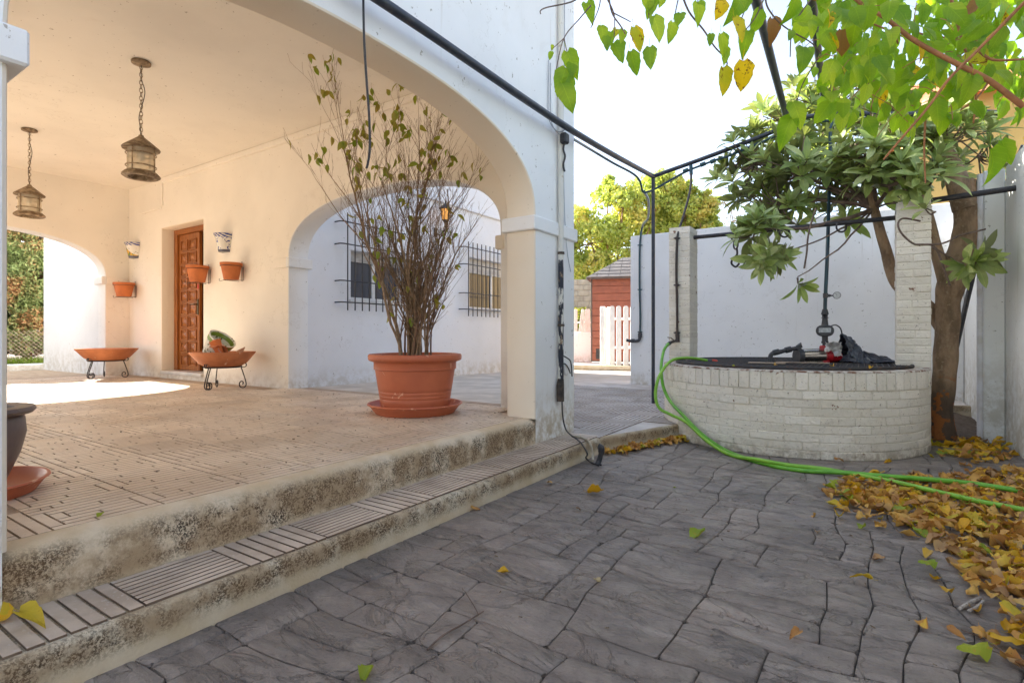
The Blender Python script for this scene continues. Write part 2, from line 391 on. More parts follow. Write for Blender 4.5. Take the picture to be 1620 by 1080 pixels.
m = MB()     # the step
ys2 = [-2.5+.1*k for k in range(76)]; ys2 = [y for y in ys2 if y < 4.0]+[4.0]
nose = [(XS, -.02), (XS, Z1-.032), (XS-.006, Z1-.014), (XS-.022, Z1-.004), (XS-.035, Z1-.006), (XF+.0, Z1-.006)]
vs = []
for y in ys2:
    for (x, z) in nose:
        wv = NZ.noise(V((5, y*3.1, z*4)))*.006; vs.append((x+wv*(x > XF+.05), y, z+wv*.3*(z > .1 and x > XF+.05)))
k = len(nose); m.add(vs, [(a*k+b, (a+1)*k+b, (a+1)*k+b+1, a*k+b+1) for a in range(len(ys2)-1) for b in range(k-1)])
step = tag(m.build('step', m_kerb, smooth=60), 'long ribbed cement step below the porch', kind='structure')
def ribs(n, L, Wd, mat, name, gap=.007, h=.007):
    m = MB(); u = Wd/n
    m.add([(-L/2, -Wd/2, -h), (L/2, -Wd/2, -h), (L/2, Wd/2, -h), (-L/2, Wd/2, -h)], [(0, 1, 2, 3)], 1)
    for i in range(n):
        y0 = -Wd/2+i*u+gap/2; y1 = y0+u-gap; e = .0005; x0, x1 = -L/2+.002, L/2-.002
        m.add([(x0, y0, -h), (x1, y0, -h), (x1, y1, -h), (x0, y1, -h), (x0+e, y0+e, 0), (x1-e, y0+e, 0), (x1-e, y1-e, 0), (x0+e, y1-e, 0)],
              [(4, 5, 6, 7)]); b = len(m.v)-8; m.add([m.v[b+q_] for q_ in range(8)], [(0, 1, 5, 4), (1, 2, 6, 5), (2, 3, 7, 6), (3, 0, 4, 7)], 1)
    return m.mesh(name, [mat, m_grout], 0)
wst = XS-XF-.035
ra = ribs(9, T, wst, m_step, 'step_tile_along', .0065, .006); rb = ribs(7, wst, T, m_step, 'step_tile_across', .009, .008)
for i in range(14):
    y = -.1-T/2+.195+i*T
    if y > 4.0: break
    if i % 2: link('step_tile', ra, step, mx=M4.Translation((XF+wst/2, y, Z1+.001))@M4.Rotation(pi/2, 4, 'Z'))
    else: link('step_tile', rb, step, mx=M4.Translation((XF+wst/2, y, Z1+.001)))

# terrace behind the house corner and round the well
m = MB()
edge = [(XS, 4.0), (-1.62, 4.5), (-1.40, 5.1), (-.7, 6.4), (.3, 7.9), (.99, 8.2)]
edge = [V((a, b, 0)) for a, b in edge]
m.add([(XF, 4.0, Z1-.007), (XS-.03, 4.0, Z1-.007)]+[(e.x-.03, e.y+.012, Z1-.007) for e in edge[1:]]+[(.99, 9.4, Z1-.007), (-12, 9.4, Z1-.007), (-12, YBO-.1, Z1-.007), (XF, YBO-.1, Z1-.007)], [tuple(range(11))], 0)
prof = [(0, -.02), (0, Z1-.03), (-.006, Z1-.012), (-.02, Z1-.003), (-.045, Z1-.004)]
pts = spline(edge, 6); vs = []
for i, e in enumerate(pts):
    t = (pts[min(i+1, len(pts)-1)]-pts[max(i-1, 0)]).normalized(); nn = V((t.y, -t.x, 0))
    for (o, z) in prof: q = e+nn*(o+NZ.noise(e*3)*.006); vs.append((q.x, q.y, z))
k = len(prof); m.add(vs, [(a*k+b, (a+1)*k+b, (a+1)*k+b+1, a*k+b+1) for a in range(len(pts)-1) for b in range(k-1)], 1)
terrace = tag(m.build('terrace', [m_terr, m_kerb], smooth=60), 'terrace of ribbed tiles behind the house corner', kind='structure')
rc = ribs(7, T, T, m_terr, 'terrace_tile', .012, .009)
def tside(x, y):      # terrace side of the kerb
    for i in range(len(edge)-1):
        a, b = edge[i], edge[i+1]
        if a.y-1e-3 <= y <= b.y: return x < a.x+(b.x-a.x)*(y-a.y)/(b.y-a.y)-.14
    return False
for iy in range(17):
    for ix in range(18):
        x = XF-.17+.305-ix*T+T*2; y = 4.0+T/2+iy*T
        if x > .9 or y > 9.3 or x < -6: continue
        if not (tside(x, y-T/2+.02) and tside(x, y+T/2-.02)) : 
            continue
        if y < 4.4 and x < XF+.1: continue
        if x < -2.4-.6*(y-4.1)-.6: continue
        q = proj((x, y, Z1))
        if not (860 < q[0] < 1140 or (q[0] > 1460 and y > 8)): continue
        a = ((ix+iy) % 2)*pi/2
        link('terrace_tile', rc, terrace, mx=M4.Translation((x, y, Z1))@M4.Rotation(a, 4, 'Z'))
# raised floor of the side passage, seen through the second arch
m = MB()
m.add([(-2.36, YBO-.02, .305), (-2.40, YBO+.1, .30), (-5.7, 9.4, .25), (-5.8, 9.4, .25), (-5.8, YBO-.02, .305)], [(0, 1, 2, 3, 4)])
m.add([(-2.40, YBO+.1, .30), (-5.7, 9.4, .25), (-5.7, 9.4, .1), (-2.40, YBO+.1, .1)], [(0, 3, 2, 1)])
tag(m.build('passage_floor', pm('passage_tiles', (.66, .59, .51), (.50, .44, .37), 3, .7, .5, 24), smooth=0), 'pale floor of the side passage', kind='structure')

# ---------------------------------------------------------------- arched walls
def arch_wall(name, org, ud, nd, L, z0, z1, t, ops, mats, parent, c=.014, fill=True):
    # org: outer-face corner at z=0; ud along the wall; nd inward; ops: (u0, u1, zbase, zspring, rise, exponent)
    org, ud, nd = V(org), V(ud), V(nd); m = MB()
    def W(u, z, d): return org+ud*u+nd*d+V((0, 0, z))
    def outline(op, e):
        u0, u1, zb, zs, b, ex = op; u0, u1, b = u0-e, u1+e, b+(e if b else 0); ce = (u0+u1)/2; a = (u1-u0)/2
        if not b: return [(u0, zb), (u0, zs+e), (u1, zs+e), (u1, zb)]
        o = [(u0, zb)]
        for k in range(41):
            th = pi-pi*k/40; cx_, sx_ = cos(th), sin(th)
            o.append((ce+a*math.copysign(abs(cx_)**(2/ex), cx_), zs+b*abs(sx_)**(2/ex)))
        return o+[(u1, zb)]
    for side, d in ((0, 0.), (1, t)):
        cur = 0.
        for op in sorted(ops):
            o = outline(op, c)
            m.add([W(cur, z0, d), W(o[0][0], z0, d), W(o[0][0], o[1][1], d), W(o[0][0], z1, d), W(cur, z1, d), W(cur, o[1][1], d)], [(0, 1, 2, 5), (5, 2, 3, 4)], side)
            if fill and op[2] > z0+.01: m.add([W(o[0][0], z0, d), W(o[-1][0], z0, d), W(o[-1][0], op[2], d), W(o[0][0], op[2], d)], [(0, 1, 2, 3)], side)
            for a_, b_ in zip(o[1:-2], o[2:-1]):
                m.add([W(a_[0], a_[1], d), W(b_[0], b_[1], d), W(b_[0], z1, d), W(a_[0], z1, d)], [(0, 1, 2, 3)], side)
            cur = o[-1][0]
        m.add([W(cur, z0, d), W(L, z0, d), W(L, z1, d), W(cur, z1, d)], [(0, 1, 2, 3)], side)
    for op in ops:
        rings = [[W(u, z, d) for u, z in outline(op, e)] for e, d in ((c, 0), (c*.3, c*.3), (0, c), (0, t-c), (c*.3, t-c*.3), (c, t))]
        n = len(rings[0]); vs = sum(rings, [])
        m.add(vs, [(r*n+k, r*n+k+1, (r+1)*n+k+1, (r+1)*n+k) for r in range(5) for k in range(n-1)], 2 if op[4] or len(mats) < 4 else 3)
        if fill and op[2] > z0+.01:
            m.add([W(op[0], op[2], 0), W(op[1], op[2], 0), W(op[1], op[2], t), W(op[0], op[2], t)], [(0, 1, 2, 3)], 2)
    m.add([W(0, z0, 0), W(0, z0, t), W(0, z1, t), W(0, z1, 0)], [(0, 1, 2, 3)], 0)
    m.add([W(L, z0, 0), W(L, z0, t), W(L, z1, t), W(L, z1, 0)], [(0, 1, 2, 3)], 0)
    m.add([W(0, z1, 0), W(L, z1, 0), W(L, z1, t), W(0, z1, t)], [(0, 1, 2, 3)], 0)
    return m.build(name, mats, parent, 40)
house = thing('house', 'white rendered house with an arched porch and cream inner walls', 'house', (-6, 4, 0))
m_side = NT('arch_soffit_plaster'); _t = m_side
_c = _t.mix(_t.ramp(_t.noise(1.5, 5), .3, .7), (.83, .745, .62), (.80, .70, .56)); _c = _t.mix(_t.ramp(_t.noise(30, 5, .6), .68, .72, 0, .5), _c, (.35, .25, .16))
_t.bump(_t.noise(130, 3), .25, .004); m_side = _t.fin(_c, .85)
arch_wall('facade_wall', (XF, -2.5, 0), (0, 1, 0), (-1, 0, 0), 2.5+YBO, Z1-.1, TOP, XF-XFI,
          [(2.5+.505, 2.5+3.49, Z2-.003, 1.846, .61, 2.45), (2.5-2.2, 2.5+.05, Z2-.003, 1.846, .61, 2.45)], [m_white, m_cream, m_side], house, fill=False)  # second arch is out of view, added to let light into the porch
arch_wall('door_wall', (XFI-.001, YBO, 0), (-1, 0, 0), (0, -1, 0), abs(XCO-XFI), Z2-.1, TOP-.002, YBO-YB,
          [(8.89-2.361-1.20, 8.89-2.361, Z2+.05, 2.55, 0, 2), (2.686-2.361, 5.73-2.361, Z2-.01, 1.87, .60, 2.4)], [m_white, m_cream, m_white, m_side], house)
arch_wall('garden_arch_wall', (XCO, YB-.001, 0), (0, -1, 0), (1, 0, 0), 2.5+YB, Z2-.2, TOP-.004, XC-XCO,
          [(YB-3.54, YB-.5, Z2-.01, 1.865, .60, 2.4), (YB+.1, YB+2.2, Z2-.01, 1.865, .6, 2.4)], [m_white, m_cream, m_white], house)  # second garden arch is unseen, added for more light in the porch
m = MB(); m.box(XC, -2.5, CEIL, XFI, YB, CEIL+.15)
m.build('ceiling', m_ceil, house, 0)
arch_wall('end_wall', (XCO, -2.7, 0), (1, 0, 0), (0, 1, 0), XF-XCO, 0, TOP, .199, [(.6, 3.6, Z2, 1.85, .6, 2.4), (4.2, 7.2, Z2, 1.85, .6, 2.4)], [m_white, m_cream, m_white], house)  # unseen end wall, its two arches added to let in more light
# wall trim: shallow beam under the ceiling and its short return
m = MB(); xa = Py(257, 283, YB).x; m.cbox(xa, YB-.035, CEIL-.075, XFI-.002, YB+.01, CEIL-.002, .008)
m.cbox(xa-.012, YB-.022, CEIL-.42, xa+.03, YB+.01, CEIL-.08, .006); m.cbox(xa-.75, YB-.018, CEIL-.45, xa-.013, YB+.01, CEIL-.42, .006)
m.build('cornice', m_cream, house)
# capitals
def capital(x0, y0, x1, y1, zt, h=.105, mat=None):
    m = MB(); m.cbox(x0, y0, zt-h, x1, y1, zt, .008); return m.build('capital', mat or m_white, house)
capital(XFI-.03, 3.455, XF+.022, YBO+.03, 1.852, .108, [m_white])
capital(XFI-.03, .02, XF+.03, .547, 1.852, .108)
capital(-5.75, YB-.03, -5.73+.045, YBO+.03, 1.872, .12); capital(-6.02, YB-.012, -5.752, YB+.02, 1.872, .12, m_cream)
capital(-2.73, YB-.02, -2.64, YB+.25, 1.82, .12, m_side)
capital(XCO-.03, 3.49, XC+.012, 3.56, 1.87, .12); capital(XC-.02, 3.562, XC+.010, YB-.02, 1.87, .12, m_cream)

# rooms behind: wing wall along the passage
m_wing = wall_mat('wing_plaster', (.78, .79, .82), gz=(.25, .6), amount=.6, bump=.15)
m_glass = NT('window_glass'); m_glass = m_glass.fin((.09, .09, .10), .08, 0, .35)
m_iron = pm('black_iron', (.018, .018, .022), (.035, .03, .03), 30, .45, .3, 150)
m_roll = pm('roller_shutter', (.62, .60, .58), (.50, .48, .45), 14, .6, .1)
m_alu = pm('window_frame_white', (.75, .75, .74), None, 10, .4, .05)
m_curt = pm('net_curtain', (.55, .52, .50), (.42, .40, .38), 9, .9, .1)
XW = -5.76
win = []
def xw(px, py): return Px(px, py, XW)
w1a, w1b = xw(552, 384), xw(640, 473); w2a, w2b = xw(742.5, 400), xw(812, 487)
ops = []
zt1 = xw(555, 395).z; zb1 = xw(555, 473.5).z; zt2 = xw(746, 407).z; zb2 = xw(746, 488).z
y1a, y1b, y2a, y2b = w1a.y+.03, w1b.y, w2a.y, w2b.y+.25
arch_wall('wing_wall', (XW, YBO+.002, 0), (0, 1, 0), (-1, 0, 0), 10.9-YBO, .1, 3.8, .3,
          [(y1a-YBO, y1b-YBO, zb1, zt1, 0, 2), (y2a-YBO, y2b-YBO, zb2, zt2, 0, 2)], [m_wing, m_wing, m_wing], house, .004)
m = MB(); m.cbox(XW-.001, YBO+.005, 3.08, XW+.045, 10.9, 3.13, .006); m.build('cornice', m_wing, house)
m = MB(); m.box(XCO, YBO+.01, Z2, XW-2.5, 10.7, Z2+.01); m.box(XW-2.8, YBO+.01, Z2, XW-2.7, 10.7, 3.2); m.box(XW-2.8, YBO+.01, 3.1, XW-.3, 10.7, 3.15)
m.build('inner_room', pm('room_shade_paint', (.08, .06, .05), None, 3, .9, 0), house, 0)  # near-black walls: shade of the unlit room put into the colour
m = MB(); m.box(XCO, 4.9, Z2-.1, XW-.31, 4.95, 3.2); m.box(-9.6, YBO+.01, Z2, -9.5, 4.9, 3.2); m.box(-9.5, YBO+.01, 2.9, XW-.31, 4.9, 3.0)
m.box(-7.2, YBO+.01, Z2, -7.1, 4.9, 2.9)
m.build('hallway', pm('hall_shade_paint', (.10, .07, .05), None, 3, .9, 0), house, 0)  # darkness behind the ajar door painted into the hall's colour
m = MB(); m.box(XCO, YBO+.003, TOP-.3, XW-.3, 10.7, TOP-.1); m.box(XCO, 10.7, 0, XW-.301, 10.9, 3.8); m.box(XCO, -2.5, TOP+.001, XW-.4, 10.9, 6.1); m.box(XCO-.001, YBO, 0, XCO+.2, 10.7, TOP-.1)  # includes an unseen upper storey, added and sized to shade the courtyard
m.box(XW-.3, 4.5, 3.8, XW-.02, 10.9, 3.9)
m.build('roof', m_white, house, 0)
for (ya, yb_, zb, zt, rl) in ((y1a, y1b, zb1, zt1, .19), (y2a, y2b, zb2, zt2, .26)):
    h = zt-zb; zr = zt-h*rl*1.1
    m = MB(); f = .04; X0, X1 = XW-.16, XW-.11
    m.cbox(X0, ya, zb, X1, ya+f, zr, .004); m.cbox(X0, yb_-f, zb, X1, yb_, zr, .004); m.cbox(X0, ya+f, zb, X1, yb_-f, zb+f, .004)
    mid = (ya+yb_)/2; m.cbox(X0+.004, mid-.03, zb+f, X1-.004, mid+.03, zr, .004)
    fr = m.build('window', m_alu, house)
    m = MB(); m.box(X0+.02, ya+f, zb+f, X0+.026, mid-.03, zr); m.box(X0+.03, mid+.03, zb+f, X0+.036, yb_-f, zr); link('pane', m.mesh('pane', m_glass, 0), fr)
    m = MB(); nsl = 7
    for k in range(nsl):
        za = zr+(zt-zr)*k/nsl; m.cbox(X1-.02, ya+.01, za+.002, X1, yb_-.01, za+(zt-zr)/nsl, .004)
    link('roller_shutter', m.mesh('roller_shutter', m_roll), fr)
    m = MB()
    for k in range(26):
        yy = ya+.06+(yb_-ya-.12)*k/26; m.tube([(X0-.05+.012*(k % 2), yy, zb+.02), (X0-.05+.012*(k % 2), yy, zr)], .018, 5)
    link('curtain', m.mesh('curtain', m_curt), fr)
    m = MB(); m.cbox(XW-.10, ya-.03, zb-.035, XW+.035, yb_+.03, zb-.001, .004); link('sill', m.mesh('sill', m_alu), fr)
def grille(x, y0, pitch, n, zb, zt, rails):
    gr = MB()
    for z in rails:
        gr.tube([(XW, y0-.10, z), (x-.03, y0-.10, z), (x, y0-.06, z), (x, y0+pitch*(n-1)+.08, z)], .009, 6)
    gr = gr.build('window_grille', m_iron, house)
    me = MB().tube([(0, 0, 0), (0, 0, zt-zb)], .0085, 6).mesh('grille_bar', m_iron)
    for k in range(n): link('bar', me, gr, loc=(x-.004, y0+pitch*k, zb))
XG = XW+.13
def xg(px, py): return Px(px, py, XG)
a, b = xg(550.4, 337), xg(606, 490); pt = (b.y-a.y)/5
grille(XG, a.y, pt, 9, xg(550.4, 490.7).z, xg(550.4, 336.7).z, [xg(550, q).z for q in (351, 386, 444, 478)])
a, b = xg(741.5, 384), xg(788, 499); pt = (b.y-a.y)/7
grille(XG, a.y, pt, 12, xg(741.5, 500).z, xg(741.5, 382).z, [xg(742, q).z for q in (391, 418, 463.5, 489)])

# door -------------------------------------------------------------------
m_wood = NT('varnished_door_wood'); _t = m_wood
_c = _t.mix(_t.ramp(_t.noise(6, 6, .6, _t.scale((9, 9, .6))), .3, .7), (.42, .145, .030), (.22, .065, .014))
_t.bump(_t.noise(30, 4, .6, _t.scale((6, 6, .5))), .2, .002); m_wood = _t.fin(_c, .38)
xl, xr = -8.89, -7.69; yd = YB+.20; zb = Z2+.10
m = MB(); m.cbox(xl, yd-.03, zb, xl+.09, yd+.06, 2.55, .006); m.cbox(xr-.09, yd-.03, zb, xr, yd+.06, 2.55, .006); m.cbox(xl+.09, yd-.03, 2.47, xr-.09, yd+.06, 2.549, .006)
m.build('door_frame', m_wood, house)
m = MB(); m.cbox(xl+.0, YB-.03, Z2+.052, xr-.0, YBO, Z2+.10, .006); m.build('door_sill', pm('white_marble', (.72, .70, .68), (.6, .58, .56), 4, .35, .05), house)
dl, dr = -8.79, -8.19; m = MB(); m.cbox(dl, yd+.0, zb+.006, dr, yd+.045, 2.465, .003)
door = m.build('door', m_wood, house)
pw = .205; ph = .165; pg = MB()
pg.cbox(-pw/2, -.016, -ph/2, pw/2, .0, -ph/2+.016, .004); pg.cbox(-pw/2, -.016, ph/2-.016, pw/2, 0, ph/2, .004)
pg.cbox(-pw/2, -.016, -ph/2+.016, -pw/2+.016, 0, ph/2-.016, .004); pg.cbox(pw/2-.016, -.016, -ph/2+.016, pw/2, 0, ph/2-.016, .004)
pg.add([(-.075, 0, -.055), (.075, 0, -.055), (.075, 0, .055), (-.075, 0, .055), (-.03, -.022, -.015), (.03, -.022, -.015), (.03, -.022, .015), (-.03, -.022, .015)],
       [(4, 5, 6, 7), (0, 1, 5, 4), (1, 2, 6, 5), (2, 3, 7, 6), (3, 0, 4, 7)])
pme = pg.mesh('door_panel', m_wood)
for i in range(2):
    for j in range(10): link('door_panel', pme, door, loc=(-8.49+(-.5+i)*.25, yd-.0005, zb+.155+j*.192))
m_brass = pm('dark_brass', (.16, .12, .07), None, 20, .35, .1, metal=.8)
m = MB(); hx = dr-.035; m.cbox(hx-.02, yd-.012, 1.25, hx+.02, yd, 1.48, .003); m.tube([(hx, yd-.01, 1.40), (hx, yd-.06, 1.40), (hx-.09, yd-.065, 1.40)], .009, 8)
link('handle', m.mesh('handle', m_brass), door)
m = MB(); m.cbox(dr-.045, yd-.008, 1.63, dr-.008, yd-.001, 1.70, .002); link('sticker', m.mesh('sticker', pm('red_sticker', (.6, .05, .03), None, 30, .5, 0)), door)
# second leaf, standing open into the hall
m = MB(); m.cbox(xr-.135, yd+.07, zb+.006, xr-.09, yd+.65, 2.465, .003); m.build('inner_door', m_wood, house)

# porch wall lamp far inside the passage
def wall_lantern():
    q = Px(705, 338, XW+.22); t = thing('wall_lantern', 'small black wall lantern glowing orange on the white wall behind the potted shrub', 'lantern', q)
    m = MB(); x, y, z = q
    for k in range(6):
        a = pi/3*k; m.tube([(x+.055*cos(a), y+.055*sin(a), z-.10), (x+.085*cos(a), y+.085*sin(a), z+.07)], .007, 5)
    m.lathe([(.01, .20), (.015, .16), (.05, .13), (.11, .075), (.11, .065), (.0, .07)], 6, q); m.lathe([(.06, -.10), (.055, -.115), (.02, -.15), (.012, -.22), (.0, -.24)], 6, q)
    m.build('lantern_frame', m_iron, t, 20)
    m = MB(); m.lathe([(.052, -.10), (.08, .068)], 6, q)
    am = NT('amber_lit_glass'); am.b.inputs['Emission Color'].default_value = (1, .42, .08, 1); am.b.inputs['Emission Strength'].default_value = .10
    m.build('amber_glass', am.fin((.8, .4, .1), .2), t, 0)
    m = MB(); m.tube(spline([(XW, y, z-.26), (XW+.10, y, z-.32), (x, y, z-.24)], 5), .010, 6); m.cbox(XW, y-.04, z-.34, XW+.015, y+.04, z-.2, .004); m.build('bracket', m_iron, t)
wall_lantern()
# ---------------------------------------------------------------- courtyard walls
def wall_thing(name, label, boxes, mat, loc, c=.01):
    m = MB()
    for b in boxes: m.cbox(*b, c)
    o = m.build(name, mat); return tag(o, label, 'wall')
wall_thing('garden_wall', 'smooth white wall across the back of the courtyard behind the round well', [(-3.37, 8.72, -.05, .985, 8.95, 2.62)], m_gwall, None)
wall_thing('side_wall', 'tall white wall closing the courtyard along the edge with the heaped leaves', [(.99, -4, -.05, 1.22, 6.28, 2.42), (.99, 6.28, -.05, 1.22, 9.6, 2.30)], m_rwall, None)
wall_thing('wall_pier', 'yellowed square pier at the corner of the tall side wall', [(.84, 6.28, -.05, .988, 6.60, 2.40)], m_rwall, None)
m_pvc = pm('white_pvc_pipe', (.74, .74, .78), (.60, .58, .56), 9, .4, .05)
q = Pz(1551, 701, 0.0)
m = MB(); m.tube([(.815, 6.26, .0), (.815, 6.26, 2.37)], .022, 10); tag(m.build('drain_pipe', m_pvc), 'slim white plastic pipe running down beside the yellowed wall pier', 'pipe')
# stub wall and planting beyond the garden arch
m = MB(); m.cbox(-12.8, 3.56, .05, XCO-.002, 3.80, 3.6, .012)
tag(m.build('boundary_wall', wall_mat('speckled_white_plaster', (.80, .80, .80), gz=(.3, .9), amount=.5)), 'speckled white wall just outside the far left arch of the porch', 'wall')
m = MB(); m.cbox(-13.1, -3, .0, -12.82, 3.9, .42, .012); tag(m.build('garden_kerb', m_white), 'low white kerb holding the grass beyond the far arch', 'kerb')

def rock(mbx, c, r, seed):
    rr = random.Random(seed); vs = []; F = []
    for i in range(5):
        for k in range(7):
            a = 2*pi*k/7; b = -pi/2+pi*i/4; q = rr.uniform(.75, 1.15)
            vs.append((c[0]+r[0]*cos(b)*cos(a)*q, c[1]+r[1]*cos(b)*sin(a)*q, c[2]+r[2]*sin(b)*q))
    for i in range(4):
        for k in range(7): F.append((i*7+k, i*7+(k+1) % 7, (i+1)*7+(k+1) % 7, (i+1)*7+k))
    mbx.add(vs, F)
# ---------------------------------------------------------------- well
m_brick = NT('white_painted_brick'); _t = m_brick
_c = _t.mix(_t.ramp(_t.noise(2.2, 5), .3, .7), (.86, .815, .73), (.80, .745, .64))
_c = _t.mix(_t.ramp(_t.noise(24, 7, .7), .56, .70, 0, .5), _c, (.48, .42, .33))
_c = _t.mix(_t.ramp(_t.noise(8.5, 7, .62), .665, .685), _c, (.24, .12, .07))
_c = _t.mix(_t.ramp(_t.noise(60, 5, .6), .63, .67, 0, .7), _c, (.14, .10, .07))
_z = _t.ramp(_t.xyz()[2], 0, .14, .75, 0); _c = _t.mix(_t.math('MULTIPLY', _z, _t.ramp(_t.noise(12, 7, .7), .4, .6)), _c, (.33, .27, .19))
_c = _t.mix(1.0, _c, _t.mix(_t.rand(), (.87, .86, .84), (1.03, 1.03, 1.03)), 'MULTIPLY')
_t.bump(_t.math('ADD', _t.noise(60, 4), _t.math('MULTIPLY', _t.noise(18, 4), 2.0)), .9, .006); m_brick = _t.fin(_c, .75)
m_mort = pm('painted_mortar', (.68, .64, .56), (.44, .38, .30), 16, .9, .5, 80, bd=.006, lo=.4, hi=.62)
m_rust = pm('rusty_black_steel', (.03, .028, .028), (.10, .045, .02), 22, .7, .5, 90, lo=.5, hi=.75)
well = thing('well', 'round well of white painted brick with a black mesh cover', 'well', (WX, WY, 0))
m = MB(); m.lathe([(WR-.0075, -.02), (WR-.0075, WH-.012), (WR-.02, WH-.002), (WR-.20, WH-.002), (WR-.20, WH-.09), (0, WH-.09)], 96, (WX, WY, 0)); m.build('well_wall', m_brick, well)
def arcbrick(r, dth, hh, name, depth=.05, c=.0035, j=.0024):
    m = MB(); n = 3; da = j/r
    vs = []
    def prof(a, e): return [(r-depth, -hh/2+j+0*e), (r-c, -hh/2+j+e), (r, -hh/2+j+c+e), (r, hh/2-j-c-e), (r-c, hh/2-j-e), (r-depth, hh/2-j)]
    angs = [-dth/2+da, -dth/2+da+c/r]+[-dth/2+dth*k/n for k in range(1, n)]+[dth/2-da-c/r, dth/2-da]
    for ai, a in enumerate(angs):
        e = 0; rr_ = -c if ai in (0, len(angs)-1) else 0
        for (R, z) in prof(a, e):
            R2 = R+(rr_ if R > r-depth else 0); vs.append((R2*cos(a), R2*sin(a), z))
    k = 6; N = len(angs)
    F = [(i*k+b, (i+1)*k+b, (i+1)*k+b+1, i*k+b+1) for i in range(N-1) for b in range(k-1)]+[tuple(range(k))[::-1], tuple((N-1)*k+b for b in range(k))]
    m.add(vs, F); return m
nb = 28; ch = .0655; top_h = WH-8*ch-.002
bm = [arcbrick(WR+q_, 2*pi/nb, ch, 'b') for q_ in (0, .0025, -.002)]; bme = [q_.mesh('well_brick', m_brick, 40) for q_ in bm]
sm = [arcbrick(WR+q_, 2*pi/84, top_h, 'b') for q_ in (.003, .006)]; sme = [q_.mesh('well_cap_brick', m_brick, 40) for q_ in sm]
rest = MB(); rb_ = random.Random(5)
camang = atan2(-WY, -WX)
for c_ in range(9):
    N = nb if c_ < 8 else 84; lib, lm = (bm, bme) if c_ < 8 else (sm, sme)
    for i in range(N):
        a = 2*pi*(i+(.5 if c_ % 2 and c_ < 8 else 0)+rb_.uniform(-.02, .02))/N
        z = (c_+.5)*ch if c_ < 8 else WH-top_h/2
        d = abs((a-camang+pi) % (2*pi)-pi)
        mx = M4.Translation((WX, WY, z+rb_.uniform(-.0012, .0012)))@M4.Rotation(a, 4, 'Z')@M4.Scale(1+rb_.uniform(-.003, .002), 4)
        k = rb_.randrange(len(lib))
        if d < 1.55: link('brick', lm[k], well, mx=mx)
        else: rest.add([mx@V(p) for p in lib[k].v], lib[k].f)
tag(rest.build('far_bricks', m_brick, well, 40), kind='stuff')
m = MB(); m.lathe([(WR+.004, WH-.003), (WR+.001, WH+.008), (WR-.01, WH+.012), (WR-.19, WH+.010), (WR-.2, WH)], 96, (WX, WY, 0)); m.build('rim', pm('flaked_rim_paint', (.60, .55, .48), (.20, .10, .06), 26, .8, .6, 70, lo=.42, hi=.62, bd=.006), well)
m = MB(); m.lathe([(.985+.016*cos(a), WH+.022+.016*sin(a)) for a in [2*pi*k/8 for k in range(8)]], 72, (WX, WY, 0), closed=True)
m.lathe([(.90+.008*cos(a), WH+.020+.008*sin(a)) for a in [2*pi*k/6 for k in range(6)]], 72, (WX, WY, 0), closed=True)
m.build('cover_ring', m_rust, well)
m = MB()
for i in range(-22, 23):
    t = i*.043; h = sqrt(max(0, .98**2-t*t))
    if h < .05: continue
    for ax in (0, 1):
        a_ = (WX+t, WY-h, WH+.021+.004*ax) if ax else (WX-h, WY+t, WH+.021); b_ = (WX+t, WY+h, WH+.021+.004*ax) if ax else (WX+h, WY+t, WH+.021)
        m.tube([a_, b_], .0055, 4, cap=False)
tag(m.build('cover_mesh', m_rust, well), kind='stuff')
m = MB(); m.disc(.97, WH+.006, 48, (WX, WY)); m.build('cover_net', pm('black_netting', (.035, .035, .038), (.11, .10, .09), 40, .9, .8, 160), well, 0)
m = MB(); m.cbox(-.92, 5.28, WH+.031, -.62, 5.36, WH+.041, .002, mx=None); m.cbox(-.70, 5.33, WH+.042, -.28, 5.37, WH+.049, .002)
tag(m.build('wooden_board', pm('weathered_board', (.42, .32, .24), (.3, .22, .16), 12, .8, .2, 60)), 'thin weathered strip of board lying on the well cover', 'board')

# brick pillars with a bar between them
brk = MB().cbox(0, 0, 0, 1, 1, 1, .03)
def pillar(x0, x1, y0, y1, zt, label, cap, seed):
    t = thing('brick_pillar', label, 'pillar', ((x0+x1)/2, (y0+y1)/2, 0), 'brick pillars of the well')
    m = MB(); m.box(x0+.003, y0+.003, .1, x1-.003, y1-.003, zt); m.build('mortar_core', m_brick, t, 0)
    h = .0655; n = int((zt-.66)/h); r = random.Random(seed); L = x1-x0; Wd = y1-y0
    def bk(a, b, c, d, e, f):
        j = .0028; o = [r.uniform(-.002, .002) for _ in range(4)]
        m = MB(); m.cbox(a+j+o[0], b+j*0+o[1], e+j, c-j+o[2], d+o[3], f-j, .006)
        link('brick', m.mesh('brick', m_brick, 0), t)
    for k in range(n):
        z = .66+k*h
        if k % 2:
            bk(x0-.002, y0-.002, x1+.002, y0+Wd*.5, z, z+h); bk(x0-.004, y0+Wd*.5+.004, x1+.002, y1+.002, z, z+h)
        else:
            s_ = x0+L*r.choice((.45, .5, .55)); bk(x0-.002, y0-.002, s_, y1+.002, z, z+h); bk(s_, y0-.004, x1+.002, y1+.002, z, z+h)
    zz = .66+n*h
    m = MB(); i = L*cap
    m.add([(x0-.005, y0-.005, zz), (x1+.005, y0-.005, zz), (x1+.005, y1+.005, zz), (x0-.005, y1+.005, zz), (x0+i, y0+i, zz+.075), (x1-i, y0+i, zz+.07), (x1-i, y1-i, zz+.06), (x0+i, y1-i, zz+.07)],
          [(4, 5, 6, 7), (0, 1, 5, 4), (1, 2, 6, 5), (2, 3, 7, 6), (3, 0, 4, 7)])
    m.build('cap', m_brick, t, 0)
pillar(-1.80, -1.575, 5.78, 6.08, 2.10, 'painted brick pillar of the well carrying the brown water pipe and tap', .25, 3)
